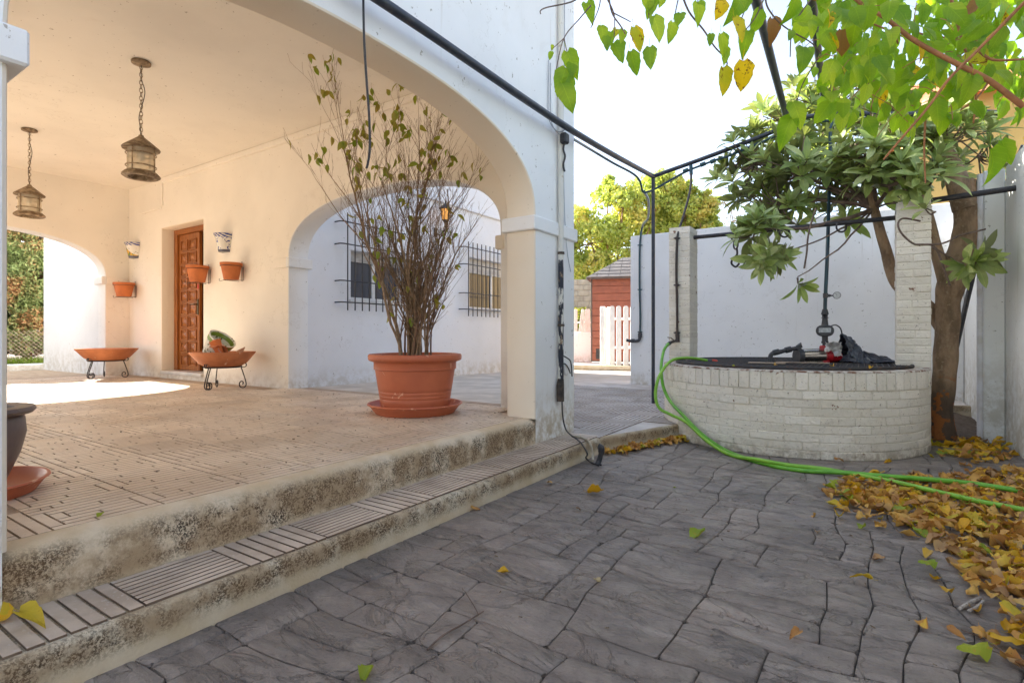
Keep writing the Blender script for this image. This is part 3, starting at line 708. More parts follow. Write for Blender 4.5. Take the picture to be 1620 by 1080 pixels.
pillar(.195, .44, 5.78, 6.06, 2.10, 'painted brick pillar of the well standing in front of the tree trunk', .06, 4)
m = MB(); m.tube([(-1.575, 5.93, 2.0), (.195, 5.93, 2.0)], .021, 10); tag(m.build('well_bar', m_iron), 'black iron bar spanning the two brick pillars above the well', 'bar')
m = MB(); m.tube([(.36, 5.93, 2.115), (.99, 5.90, 2.14)], .024, 10); tag(m.build('wall_bar', m_iron), 'black iron tube from the well pillar by the tree to the side wall', 'bar')
def torus(mbx, c, R, r, ax, n=20, sx=1, sz=1):
    a1 = V(ax).normalized(); a2 = V((0, 0, 1)) if abs(a1.z) < .9 else V((1, 0, 0)); a2 = (a2-a1*a2.dot(a1)).normalized()
    mbx.tube([V(c)+a1*cos(2*pi*k/n)*R*sx+a2*sin(2*pi*k/n)*R*sz for k in range(n)], r, 6, closed=True)
def chain(px, py, label, hook):
    q = Py(px, py, 5.93); q.z = 2.0
    t = thing('iron_ring', label, 'ring', q, 'iron rings hanging from the well bar')
    m = MB(); torus(m, q+V((0, 0, -.035)), .048, .009, (.8, .6, 0)); m.build('ring', m_iron, t)
    if hook:
        m = MB(); torus(m, q+V((0, 0, -.115)), .036, .009, (.7, -.7, 0), sz=1.3); m.build('shackle', m_iron, t)
        m = MB(); m.tube(spline([q+V((.01, 0, -.15)), q+V((.012, 0, -.22)), q+V((-.03, 0, -.26)), q+V((-.04, 0, -.31)), q+V((.0, 0, -.345)), q+V((.035, 0, -.31))], 5), .011, 6); m.build('hook', m_iron, t)
chain(1164, 373, 'iron ring with a shackle and hook, on the bar near the tap pillar', True)
chain(1241, 370, 'plain iron ring half hidden in the leaves, under the middle of the bar', False)
chain(1331, 365, 'plain iron ring on the bar just beside the blue pump pipe', False)

# ---------------------------------------------------------------- pump
PD = 5.16
def pp(px, py, dd=0): return Pd(px, py, PD+dd)
m_dkpl = pm('dark_grey_plastic', (.035, .037, .045), (.06, .06, .065), 20, .5, .15, 80)
m_teal = pm('teal_plastic_pipe', (.012, .065, .085), (.02, .045, .06), 8, .35, .05)
m_stain = pm('brushed_steel', (.62, .58, .53), (.48, .44, .40), 14, .24, .05, 200, metal=1.)
m_red = pm('red_pump_paint', (.52, .012, .022), (.35, .01, .015), 14, .35, .1)
pump = thing('water_pump', 'red and steel water pump lying on the well cover', 'pump', pp(1285, 577))
ax0, ax1, ax2, ax3 = pp(1262, 563.5), pp(1268, 563.5), pp(1303, 563), pp(1308, 563)
m = MB(); rr_ = .062
m.tube([ax1, ax2], rr_, 28); m.build('steel_barrel', m_stain, pump, 40)
m = MB(); m.tube([pp(1259.5, 563.5), ax1], rr_+.010, 28); m.cbox(-.03, -.06, -.045, .03, .06, .0, .004, mx=M4.Translation(pp(1264, 574))); m.build('suction_flange', m_dkpl, pump, 40)
m = MB()
for k in range(5):
    a = 2*pi*k/5+.3; o = V((0, 0, 1))*sin(a)*(rr_+.005)+V((-sT, cT, 0))*cos(a)*(rr_+.005); m.tube([ax1+o, ax2+o], .004, 5)
m.build('tie_rod', m_stain, pump)
m = MB(); d = (ax2-ax1).normalized()
m.tube([ax2-d*.002, ax2+d*.012, ax2+d*.02, ax2+d*.05, ax2+d*.055, ax2+d*.12, ax2+d*.16], [rr_+.008, rr_+.008, rr_-.006, rr_-.002, rr_+.004, rr_-.004, .035], 24)
m.cbox(-.05, -.03, .0, .01, .03, .10, .008, mx=M4.Translation(pp(1306, 563)))
m.cbox(-.04, -.06, -.075, .035, .06, -.04, .005, mx=M4.Translation(pp(1306, 563)))
m.build('pump_head', m_red, pump, 40)
m = MB(); s0 = pp(1266, 550)
m.tube([s0+V((0, 0, .0)), s0+V((0, 0, .03)), pp(1262, 549)], .022, 12)
m.tube([pp(1266, 550), pp(1245, 553), pp(1236, 556)], [.021, .019, .019], 12); m.tube([pp(1251, 552), pp(1243, 554)], .029, 12); m.tube([pp(1232, 556), pp(1224, 558)], .028, 12)
m.tube(spline([pp(1236, 556), pp(1224, 558), pp(1219, 563), pp(1219, 573), pp(1219, 579)], 4), .021, 12); m.tube([pp(1219, 567), pp(1219, 573)], .029, 12)
m.build('suction_pipe', m_dkpl, pump, 40)
# pressure controller and riser
m = MB(); c = pp(1305, 523); F_ = -V((c.x, c.y, 0)).normalized(); Rv = V((-F_.y, F_.x, 0))
mx = M4(((Rv.x, -F_.x, 0, c.x), (Rv.y, -F_.y, 0, c.y), (0, 0, 1, c.z), (0, 0, 0, 1)))
nn = 28; vs = []
for (s_, y_) in ((.80, -.062), (.97, -.055), (1.0, -.035), (1.0, .04), (.9, .05)):
    for k in range(nn):
        a = 2*pi*k/nn; vs.append(mx@V((.076*s_*math.copysign(abs(cos(a))**.75, cos(a)), y_, .056*s_*math.copysign(abs(sin(a))**.9, sin(a)))))
F = [(i*nn+k, i*nn+(k+1) % nn, (i+1)*nn+(k+1) % nn, (i+1)*nn+k) for i in range(4) for k in range(nn)]+[tuple(range(nn)), tuple(4*nn+k for k in range(nn))[::-1]]
m.add(vs, F); m.tube([c+V((0, 0, .05)), c+V((0, 0, .11))], [.03, .024], 14); m.tube([c-V((0, 0, .05)), c-V((0, 0, .10))], [.026, .026], 14); m.tube([c-V((0, 0, .10)), c-V((0, 0, .12))], [.031, .031], 14)
m.tube([c-V((0, 0, .12)), c-V((0, 0, .17))], .022, 14)
ctl = m.build('pressure_controller', m_dkpl, pump, 40)
m = MB(); m.cbox(-.050, -.066, -.018, .050, -.0625, .026, .002, mx=mx); link('controller_label', m.mesh('controller_label', pm('grey_label', (.50, .52, .53), (.36, .38, .40), 55, .4, 0, lo=.45, hi=.55)), ctl)
top = Py(1313.5, 201, 6.36)
pts = [c+V((0, 0, .10)), c+V((0, 0, .16)), pp(1305, 495), pp(1306, 465), pp(1309, 400), pp(1311, 330, .25), Pd(1313, 260, 5.5)*1.0, top+V((0, 0, -.05))]
rp = MB(); rp.tube(spline(pts[2:], 5), .0165, 12)
riser = rp.build('riser_pipe', m_teal, pump, 60)
m = MB(); m.tube([pts[0], pts[0]+V((0, 0, .02)), pts[1], pp(1305, 503), pp(1305, 497), pp(1305, 489)], [.024, .024, .026, .036, .034, .022], 14); link('pipe_union', m.mesh('pipe_union', m_dkpl, 40), riser)
m = MB(); g0 = pp(1306, 467.5); m.tube([g0-V((0, 0, .022)), g0+V((0, 0, .022))], .022, 12); m.tube([g0, pp(1314, 467.5)], .010, 8); m.tube([pp(1310, 467.5), pp(1313, 467.5)], .014, 8); m.tube([pp(1314, 467.5), pp(1318, 467.5)], .007, 8)
gc = pp(1324, 467); m.tube([gc+F_*.006, gc-F_*.02], [.034, .034], 24); m.tube([gc+F_*.012, gc+F_*.006], [.030, .034], 24, cap=False)
gg = m.build('pressure_gauge', m_dkpl, pump, 40)
m = MB(); nn = 24; m.add([gc+F_*.0105+Rv*cos(2*pi*k/nn)*.030+V((0, 0, 1))*sin(2*pi*k/nn)*.030 for k in range(nn)], [tuple(range(nn))]); link('dial', m.mesh('dial', pm('gauge_dial', (.66, .66, .64), (.5, .5, .5), 90, .3, 0), 0), gg)
m = MB()
for k in range(11):
    a = pi*1.25-k*pi*.15; e = Rv*cos(a)+V((0, 0, 1))*sin(a); m.tube([gc+F_*.0112+e*.023, gc+F_*.0112+e*.028], .0008, 4)
e = Rv*cos(2.2)+V((0, 0, 1))*sin(2.2); m.tube([gc+F_*.012-e*.006, gc+F_*.012+e*.021], .0012, 4); link('needle', m.mesh('needle', m_iron), gg)
# foil scrap and black bag over the motor
def crumple(name, pts_fn, nu, nv, mat, amp, sc, label, cat, seed=0, thick=0):
    
    vs = []
    for i in range(nu+1):
        for j in range(nv+1):
            p_ = V(pts_fn(i/nu, j/nv)); n = NZ.noise_vector(p_*sc+V((seed, 0, 0))); n2 = NZ.noise_vector(p_*sc*2.7+V((seed, 3, 0)))
            n3 = NZ.noise_vector(p_*sc*6.1+V((seed, 7, 0))); vs.append(p_+n*amp+n2*amp*.55+n3*amp*.25)
    F = [(i*(nv+1)+j, (i+1)*(nv+1)+j, (i+1)*(nv+1)+j+1, i*(nv+1)+j+1) for i in range(nu) for j in range(nv)]
    m = MB(); m.add(vs, F); return tag(m.build(name, mat, None, 25), label, cat)
m_bag = pm('black_plastic_sheet', (.022, .026, .038), (.04, .045, .06), 12, .32, .7, 45, spec=.6, bd=.01)
m_foil = pm('crumpled_foil', (.62, .60, .58), (.8, .78, .76), 30, .3, .8, 70, metal=.7, bd=.01)
fc = pp(1321, 546)
crumple('foil_scrap', lambda u, v: pp(1306+25*u, 541+(15 if u < .5 else 22)*v, 0)+F_*(.095+.02*sin(u*9)+.02*cos(v*7)), 22, 16, m_foil, .02, 22, 'crumpled silver foil scrap wrapped on the red pump', 'foil')
def bagf(u, v):
    # ridge line of the draped sheet, from the controller down to the right
    R = spline([pp(1333, 529), pp(1341, 530), pp(1350, 541), pp(1361, 558), pp(1380, 561), pp(1400, 564), pp(1418, 574)], 8)
    k = u*(len(R)-1); i = min(int(k), len(R)-2); p_ = R[i].lerp(R[i+1], k-i)
    zf = WH+.03; a = v*2-1; wd = .07+.15*sin(pi*min(1, u*1.2+.1)); h = p_.z-zf
    prof = max(0, 1-abs(a)**1.6)
    q_ = p_+V((-sT, cT, 0))*a*wd*-1; q_.z = zf+h*prof+.012*sin(u*31)*(1-abs(a)); return q_
crumple('plastic_sheet', bagf, 80, 44, m_bag, .021, 14, 'black plastic sheet draped over the pump motor and trailing across the well', 'plastic sheet', 4)
def bag2(u, v):
    a = u*2*pi; q_ = pp(1362, 571)+F_*.06; r = .26*v; return V((q_.x+r*cos(a)*1.25, q_.y+r*sin(a)*.45, WH+.035+.075*(1-v)*(1+.5*sin(3*a))))
crumple('rag', bag2, 30, 8, pm('grey_rag', (.09, .09, .11), (.03, .035, .05), 9, .6, .6, 50, bd=.01), .03, 15, 'dark crumpled rag heaped beside the plastic sheet on the well', 'rag', 9)
m = MB(); m.tube(spline([pp(1314, 516), pp(1322, 514), pp(1330, 520), pp(1333, 535, .1)], 6), .006, 6); m.tube(spline([pp(1226, 566), pp(1229, 567.5), pp(1232, 565.5), pp(1234, 566)], 4), .002, 4)
tag(m.build('pump_cable', m_iron), 'short black cable looping from the pump controller into the plastic sheet', 'cable')

# ---------------------------------------------------------------- pergola frame
m_frame = pm('blue_black_painted_steel', (.022, .028, .045), (.06, .06, .07), 16, .42, .3, 70, lo=.5, hi=.75)
perg = thing('pergola_frame', 'black steel pipe pergola frame running from the house over the well', 'pergola', (-2.17, 6.36, Z1))
PT = V((-2.17, 6.36, 2.86)); pk = V((-2.0, 3.95, 2.60))
m = MB(); m.tube([(-2.17, 6.36, Z1-.005), PT], .021, 12); m.build('post', m_frame, perg, 40)
m = MB(); m.tube(spline([(-1.98, -2.5, 2.42), (-1.99, .5, 2.53), (-2.0, 1.84, 2.59), pk, PT], 5), .026, 12); m.build('pipe', m_frame, perg, 40)
arcp = [PT, Py(1130, 244.5, 6.36), Py(1231, 205, 6.36), Py(1262, 189, 6.36), Py(1306, 181, 6.36), Py(1360, 180, 6.36), Py(1418, 181, 6.36), Py(1480, 180, 6.36), Py(1554, 178, 6.36), V((.99, 6.36, 2.9))]
m = MB(); m.tube(spline(arcp, 5), .024, 12); m.build('pipe', m_frame, perg, 40)
m = MB(); a_ = Py(1245, 190, 6.36); b_ = Py(1198, 9, 3.6); m.tube([a_, b_, b_+(b_-a_)*.9], .030, 12); m.build('pipe', m_frame, perg, 40)
m = MB(); a_ = Py(1306, 181, 6.36); b_ = Py(1285, 5, 3.6); m.tube([a_, b_, b_+(b_-a_)*.9], .026, 12); m.build('pipe', m_frame, perg, 40)
# water pipes strapped below the frame
m = MB()
off = V((0, 0, -.045))
m.tube(spline([Py(905, 219, 4.25), Py(935, 237, 4.9), Py(970, 258, 5.5), Py(1000, 274, 6.0), Py(1012, 286, 6.2), Py(1017, 303, 6.3), Py(1026, 303, 6.33), Py(1040, 297, 6.36), Py(1075, 277, 6.36), Py(1093, 268, 6.36)], 6), .013, 8)
m.tube(spline([Py(1093, 268, 6.36), Py(1130, 254, 6.36), Py(1160, 244, 6.34), Py(1231, 214, 6.34), Py(1270, 199, 6.34), Py(1313, 191, 6.36), Py(1313.5, 203, 6.36)], 5), .013, 8)
for (px, py) in ((1085, 270), (1128, 255), (1112, 260)): m.tube([Py(px-4, py+1.6, 6.35), Py(px+4, py-1.6, 6.35)], .024, 10)
m.tube([Py(1093, 262, 6.35), Py(1093.5, 276, 6.33)], .020, 10)
for k in range(9):
    q_ = Py(1150+k*6, 248-k*2.6, 6.34); torus(m, q_, .017, .004, (0, .3, 1), 8)
tag(m.build('overhead_water_pipe', m_teal, None, 40), 'thin dark water pipe strapped beneath the pergola tubes', 'pipe')
# brown pipe down the tap pillar
yp = 5.765
m = MB(); m.tube(spline([Py(1093.5, 274, 6.33), Py(1092, 300, 6.2), Py(1083, 336, 5.95), Py(1074, 365, 5.80), Py(1071, 385, yp), Py(1070, 430, yp), Py(1071, 480, yp), Py(1071.5, 527, yp)], 6), .013, 8)
for py in (377, 451, 526): m.tube([Py(1066, py, yp), Py(1076, py, yp)], .008, 6); m.tube([Py(1071, py-2, yp), Py(1071, py+2, yp)], .018, 8)
m.tube([Py(1071.5, 526, yp), Py(1072, 541, yp-.01)], .022, 10); m.tube([Py(1072, 538, yp-.01), Py(1062, 541, yp-.05), Py(1056, 544, yp-.08)], [.012, .014, .014], 8)
tap = tag(m.build('brown_water_pipe', pm('brown_pipe', (.055, .035, .03), (.03, .025, .025), 20, .5, .2, 60), None, 40), 'brown water pipe with a brass tap clipped down the brick pillar', 'pipe')
m = MB(); m.tube([Py(1064, 537, yp-.04), Py(1062, 534.5, yp-.04), Py(1056, 533.5, yp-.04)], .006, 6); m.tube([Py(1067, 540, yp-.03), Py(1064, 536, yp-.03)], .007, 6); link('tap_handle', m.mesh('tap_handle', m_brass, 40), tap)
# blue pipe on the end of the garden wall
yb = 8.69
m = MB(); m.tube(spline([Py(1019, 303, 6.4), Py(1026, 318, 7.0), Py(1025, 345, 7.8), Py(1017, 356, 8.6), Py(1013.5, 375, yb), Py(1012, 400, yb), Py(1012, 455, yb), Py(1013, 500, yb), Py(1012.5, 525, yb)], 6), .017, 8)
for py in (388, 458, 525): m.tube([Py(1009, py, yb), Py(1016, py, yb)], .010, 6)
bp = tag(m.build('blue_water_pipe', m_teal, None, 40), 'dark blue water pipe clipped to the free end of the back wall', 'pipe')
m = MB(); m.tube(spline([Py(1012.5, 525, yb), Py(1012, 535, yb), Py(1009, 539, yb-.02), Py(1000, 539.5, yb-.05), Py(991, 538, yb-.1)], 4), .026, 10); m.tube([Py(1012.5, 527, yb), Py(1012.5, 534, yb)], .034, 10); m.tube([Py(1004, 539, yb-.04), Py(999, 539, yb-.05)], .034, 10)
link('pipe_elbow', m.mesh('pipe_elbow', m_dkpl, 40), bp)
# black pole leaning behind the tree
m = MB(); m.tube([Pd(1501, 600, 5.6), Pd(1531, 470, 5.7), Pd(1549, 395, 5.75), Pd(1620, 230, 5.2)], .024, 10); tag(m.build('leaning_pole', m_iron), 'black iron pole leaning behind the tree trunk against the wall', 'pole')

# ---------------------------------------------------------------- hoses
m_hose = pm('green_garden_hose', (.11, .36, .02), (.16, .44, .035), 12, .33, .1, 200); m_hose2 = pm('lime_garden_hose', (.24, .50, .04), (.18, .42, .03), 12, .35, .1, 200)
h1 = [(1057, 544, 5.62), (1050, 555, 5.5), (1046, 580, 5.3), (1049, 610, 5.2), (1060, 634, 5.05), (1080, 656, 4.80), (1112, 688, 4.55)]
h1 = [Pd(*q_) for q_ in h1]+[Pz(px, py, z) for px, py, z in ((1150, 713, .013), (1200, 731, .013), (1260, 743, .013), (1330, 747, .03), (1400, 753, .045), (1470, 758, .05), (1540, 765, .05), (1640, 781, .05), (1800, 815, .02))]
m = MB(); m.tube(spline(h1, 8), .0155, 10); hs = tag(m.build('garden_hose', m_hose, None, 60), 'bright green garden hose hanging from the pillar tap and running along the ground', 'hose')
m = MB(); m.tube([Py(1060, 542, yp-.06), Py(1055, 546, yp-.1)], .020, 10); link('hose_connector', m.mesh('hose_connector', m_dkpl, 40), hs)
h2 = [(1122, 571, 5.36), (1105, 567.5, 5.36), (1085, 566, 5.28), (1065, 569, 5.18), (1052, 580, 5.1), (1041, 600, 5.0), (1037, 625, 4.95), (1043, 645, 4.92), (1062, 656, 4.86), (1086, 668, 4.72), (1118, 697, 4.48)]
h2 = [Pd(*q_) for q_ in h2]+[Pz(px, py, z) for px, py, z in ((1155, 719, .013), (1200, 727, .035), (1245, 735, .035), (1300, 741, .036), (1350, 750, .03), (1420, 763, .042), (1480, 777, .046), (1560, 795, .048), (1640, 810, .05), (1780, 840, .013))]
m = MB(); m.tube(spline(h2, 8), .0145, 10); hs2 = tag(m.build('garden_hose', m_hose2, None, 60), 'lime green garden hose with a red nozzle resting on the well rim', 'hose')
m = MB(); m.tube([Pd(1119, 571, 5.36), Pd(1126, 571, 5.36)], .017, 10); m.tube([Pd(1133, 571.5, 5.38), Pd(1143, 572.5, 5.38)], [.010, .006], 8); link('nozzle_tip', m.mesh('nozzle_tip', m_dkpl, 40), hs2)
m = MB(); m.tube([Pd(1124, 571, 5.36), Pd(1127, 571, 5.36), Pd(1133, 571.5, 5.38), Pd(1135, 571.5, 5.38)], [.014, .019, .018, .012], 12); link('nozzle', m.mesh('nozzle', pm('red_plastic', (.65, .05, .02), None, 30, .4, 0), 40), hs2)
for q_ in (hs, hs2): q_['group'] = 'green garden hoses on the courtyard floor'
# ---------------------------------------------------------------- porch things
m_terra = pm('terracotta', (.58, .21, .085), (.44, .15, .06), 5, .7, .25, 90, spots=((.62, .42, .30), 12, .64))
m_terra_o = pm('orange_terracotta', (.58, .17, .045), (.46, .13, .035), 8, .65, .2, 90)
m_plast = pm('terracotta_plastic', (.54, .155, .072), (.46, .125, .058), 2.5, .45, .12, 120, spec=.4, spots=((.66, .34, .22), 9, .62))
m_bronze = pm('aged_bronze', (.16, .105, .055), (.36, .27, .17), 26, .55, .4, 120, metal=.2, lo=.40, hi=.65)
m_soil = pm('dry_soil', (.07, .045, .03), (.13, .09, .06), 30, .95, .8, 60, bd=.01)

def lantern(px, label, q):
    t = thing('ceiling_lantern', label, 'lantern', q, 'caged lanterns on the porch ceiling'); x, y, z = q
    m = MB(); m.lathe([(0, 0), (.066, 0), (.074, -.008), (.072, -.022), (.045, -.030), (.0, -.034)], 28, (x, y, CEIL)); m.build('canopy', m_bronze, t, 40)
    m = MB(); zz = CEIL-.034; zt = 2.665; n = int((zz-zt)/.033)
    for k in range(n):
        zc = zz-(k+.5)*(zz-zt)/n; torus(m, (x, y, zc), .0125, .0028, (1, 0, 0) if k % 2 else (0, 1, 0), 10, sz=1.75)
    m.build('chain', m_bronze, t)
    m = MB(); m.tube(spline([(x, y, zz), (x+.008, y, zz-.12), (x+.045, y+.01, zz-.25), (x-.035, y, zz-.42), (x-.02, y, zz-.52), (x, y, zt)], 6), .0035, 5); m.build('flex', m_iron, t)
    m = MB(); m.lathe([(.0, 2.672), (.018, 2.665), (.022, 2.652), (.085, 2.60), (.135, 2.558), (.142, 2.548), (.138, 2.540), (.10, 2.545), (.0, 2.56)], 32, (x, y, 0)); m.build('lamp_roof', m_bronze, t, 35)
    m = MB(); m.lathe([(.100, 2.335), (.103, 2.342), (.103, 2.54)], 28, (x, y, 0))
    gm = NT('lantern_glass'); gt_ = gm.n.new('ShaderNodeBsdfTransparent'); gt_.inputs[0].default_value = (.93, .88, .78, 1); gx = gm.n.new('ShaderNodeMixShader'); gx.inputs[0].default_value = .36; gm.l.new(gt_.outputs[0], gx.inputs[1]); gm.l.new(gm.b.outputs[0], gx.inputs[2]); gm.l.new(gx.outputs[0], gm.out.inputs[0])
    m.build('glass', gm.fin((.86, .78, .62), .22), t, 180)
    m = MB()
    for zc, r_ in ((2.50, .112), (2.395, .112)): m.lathe([(r_+.004*cos(a), zc+.005*sin(a)) for a in [2*pi*k/6 for k in range(6)]], 28, (x, y, 0), closed=True)
    m.build('cage_ring', m_bronze, t)
    bar = MB().tube([(.112, 0, 2.34), (.112, 0, 2.545)], .0045, 6).mesh('cage_bar', m_bronze)
    for k in range(4): link('cage_bar', bar, t, mx=M4.Translation((x, y, 0))@M4.Rotation(pi/2*k+.6, 4, 'Z'))
    m = MB(); m.lathe([(.09, 2.345), (.118, 2.348), (.140, 2.325), (.142, 2.312), (.125, 2.300), (.098, 2.302), (.09, 2.33)], 32, (x, y, 0), closed=True); m.build('base_ring', m_bronze, t, 40)
    m = MB(); m.lathe([(0, 2.45), (.022, 2.455), (.030, 2.49), (.018, 2.53), (.016, 2.555)], 14, (x, y, 0)); m.build('bulb', pm('clear_bulb', (.8, .78, .72), None, 5, .15, 0), t, 60)
lantern(0, 'bronze caged lantern hanging from the porch ceiling nearest the big arch', V((-5.22, 2.11, CEIL)))
lantern(1, 'bronze caged lantern hanging from the porch ceiling nearest the garden arch', V((-8.0, 2.10, CEIL)))

# wall planters
def half_pot(mb_, c, r0, r1, h, flat=.55, lip=.02):
    # pot flattened against the wall: c = top centre on the wall; bulges toward -y
    n = 20
    def ring(r, z): return [(c[0]-r*cos(pi*k/n), c[1]-.004-r*flat*2*sin(pi*k/n), c[2]+z) for k in range(n+1)]
    prof = [(r0*.80, -.05), (r0*.93, 0), (r0, 0), (r0, -lip), (r0-.010, -lip-.004)]+[(r0-.010+(r1-r0+.010)*q_, -lip-(h-lip)*q_) for q_ in (.33, .66, 1)]+[(0.001, -h)]
    vs = sum([ring(r, z) for r, z in prof], []); k = n+1
    mb_.add(vs, [(i*k+j, i*k+j+1, (i+1)*k+j+1, (i+1)*k+j) for i in range(len(prof)-1) for j in range(n)])
    s = [(c[0]-r*q_, c[1]-.003, c[2]+z) for q_ in (1, -1) for r, z in ((r0, 0), (r1, -h))]; mb_.add(s, [(0, 1, 3, 2)])
def wall_pot(px, py0, py1, w, label, mat, kind, w1=None):
    a = Py(px, py0, YB); D = -sT*a.x+cT*a.y; r0 = w/FP*D/2*1.04; h = (py1-py0)/FP*D
    t = thing('wall_planter', label, 'planter', a, 'flower pots hung on the porch wall')
    m = MB()
    if kind == 'pot':
        q_ = a+V((0, -r0-.015, 0)); m.lathe([(r0*.82, -.04), (r0*.88, 0), (r0, 0), (r0*.99, -.035), (r0*.91, -.038), (r0*.66, -h), (0, -h)], 26, q_)
        m.build('pot', mat, t, 40)
        m = MB(); torus(m, q_+V((0, 0, -.045)), r0*.97, .003, (1, 0, 0), 20)
        m = MB(); m.tube([q_+V((cos(2*pi*k/20)*r0*.96, sin(2*pi*k/20)*r0*.96, -.042)) for k in range(20)], .0032, 5, closed=True)
        m.tube([a+V((0, -.006, .035)), a+V((0, -.006, -h-.01))], .004, 6); m.tube([a+V((r0*.3, -.01, -.04)), a+V((r0*.35, -.01, -h)), q_+V((r0*.4, -r0*.45, -h-.006)), q_+V((-r0*.55, -r0*.5, -h-.006)), a+V((-r0*.45, -.01, -h-.006))], .0032, 5)
        m.tube(spline([q_+V((-r0*.3, -r0*.55, -h-.006)), q_+V((-r0*.9, -r0*.6, -h-.016)), q_+V((-r0*1.05, -r0*.6, -h+.01)), q_+V((-r0*.9, -r0*.6, -h+.012))], 4), .003, 5)
        m.build('bracket', m_iron, t)
    else:
        half_pot(m, a, r0, r0*.62, h); m.build('pot', mat, t, 40)
    m = MB(); m.disc(r0*.8, 0, 18); m.v = [(a.x+x, a.y-r0-.015+y if kind == 'pot' else a.y-.01-abs(y)*.9, a.z-.03) for x, y, z in m.v]; m.build('soil', m_soil, t, 0)
def tala(name, zt, h, yellow, cx):
    t = NT(name); x = t.xyz(); base = (.78, .75, .68)
    n = t.noise(17, 3, .5, None, 1.2); blue = (.03, .05, .26)
    c = t.mix(t.ramp(n, .56, .59), base, blue)
    if yellow:
        n2 = t.math('SUBTRACT', t.math('MULTIPLY', t.math('SUBTRACT', x[0], cx), 1.1), t.math('SUBTRACT', zt-h*.25, x[2]))
        reg = t.math('MULTIPLY', t.ramp(n2, -.03, -.015), 1); reg = t.math('SUBTRACT', 1, t.ramp(n2, -.035, -.025))
        c = t.mix(reg, base, t.mix(t.ramp(t.noise(26, 2), .45, .55), (.75, .42, .03), (.16, .22, .03)))
        c = t.mix(t.ramp(t.noise(30, 3), .62, .64, 0, .8), c, (.06, .06, .12))
    band = t.math('MULTIPLY', t.ramp(x[2], zt-h*.24, zt-h*.23), t.ramp(x[2], zt-.006, zt-.005, 1, 0))
    wv = t.math('SINE', t.math('ADD', t.math('MULTIPLY', x[0], 130), t.math('MULTIPLY', x[2], 120)))
    c = t.mix(band, c, t.mix(t.ramp(wv, -.15, .15), (.70, .68, .62), blue))
    c = t.mix(t.ramp(x[2], zt-h*.97, zt-h*.93, 1, 0), c, (.10, .10, .14)); c = t.mix(t.ramp(x[2], zt-.006, zt-.003), c, blue)
    return t.fin(c, .25)
a = Py(215, 385, YB); wall_pot(215.5, 385, 409, 27, 'glazed wall pot with a yellow and green figure, above the smallest clay pot', tala('glazed_pot_yellow', a.z, .22, True, a.x), 'half')
a = Py(358, 371, YB); wall_pot(358.5, 371, 399.5, 32, 'glazed white wall pot with blue flowers on the wall past the door', tala('glazed_pot_blue', a.z, .22, False, a.x), 'half')
wall_pot(214.5, 448.5, 470, 28, 'small clay pot in an iron bracket, below the yellow and green glazed pot', m_terra_o, 'pot')
wall_pot(331, 422.5, 448, 31, 'clay pot in an iron bracket directly against the door opening', m_terra_o, 'pot')
wall_pot(383.5, 418, 444, 31, 'clay pot in an iron bracket right of the door, farthest from it', m_terra_o, 'pot')

# shallow bowls on wrought iron stands
def bowl_stand(c, r, label):
    t = thing('bowl_planter', label, 'planter', (c[0], c[1], Z2), 'clay bowls on wrought iron stands')
    x, y = c; zt = Z2+.435; zb_ = Z2+.245
    m = MB(); m.lathe([(.0, zb_+.04), (r*.5, zb_+.06), (r*.92, zt-.01), (r*.96, zt), (r, zt), (r, zt-.012), (r*.90, zt-.055), (r*.72, zb_+.055), (r*.52, zb_+.012), (r*.42, zb_), (0, zb_)], 44, (x, y, 0)); m.build('bowl', m_terra, t, 50)
    m = MB(); m.tube([(x+cos(2*pi*k/32)*r*.56, y+sin(2*pi*k/32)*r*.56, zb_+.012) for k in range(32)], .009, 6, closed=True); m.build('stand_ring', m_rust, t)
    for ai, a in enumerate((-1.3, .75, 2.95)):
        d = V((cos(a), sin(a), 0)); up = V((0, 0, 1)); b = V((x, y, 0)); m = MB()
        def P_(rr, z): return b+d*r*rr+up*(Z2+z)
        pts = [P_(.62, .285), P_(.70, .30), P_(.74, .275), P_(.69, .255), P_(.58, .25), P_(.62, .20), P_(.72, .08), P_(.72, .03), P_(.64, .008), P_(.54, .02), P_(.52, .06), P_(.58, .085), P_(.64, .07), P_(.62, .045)]
        m.tube(spline(pts, 4), .0065, 6)
        if ai == 0: m.tube([q_+V((-d.y, d.x, 0))*.028 for q_ in spline(pts, 4)], .0065, 6)
        m.build('leg', m_rust, t)
bowl_stand((-9.42, 3.36), .385, 'empty shallow clay bowl on an iron stand in the corner by the arch')
bowl_stand((-6.38, 3.44), .352, 'shallow clay bowl on an iron stand holding broken pots, past the door')
bx, by = -6.38, 3.44
m_glz = NT('green_banded_glaze'); _t = m_glz; _o = _t.obj(); _x = _t.xyz(_o)
_c = _t.mix(_t.ramp(_t.noise(26, 4, .6, _o), .56, .60), (.70, .70, .62), (.10, .13, .05))
_b = _t.math('MULTIPLY', _t.ramp(_x[2], .155, .160), _t.ramp(_x[2], .195, .200, 1, 0)); _c = _t.mix(_b, _c, (.16, .26, .025))
m_glz = _t.fin(_c, .3)
m = MB(); m.lathe([(0, .02), (.075, .02), (.118, .20), (.125, .21), (.135, .21), (.13, .185), (.125, .15), (.085, 0), (0, 0)], 32)
o = m.build('glazed_pot', m_glz, None, 40); o.matrix_basis = M4.Translation((bx-.19, by-.04, Z2+.40))@M4.Scale(1.2, 4)@M4.Rotation(R_(38), 4, 'Y')@M4.Rotation(R_(-14), 4, 'X'); tag(o, 'white glazed pot with green bands lying tilted in the clay bowl', 'pot')
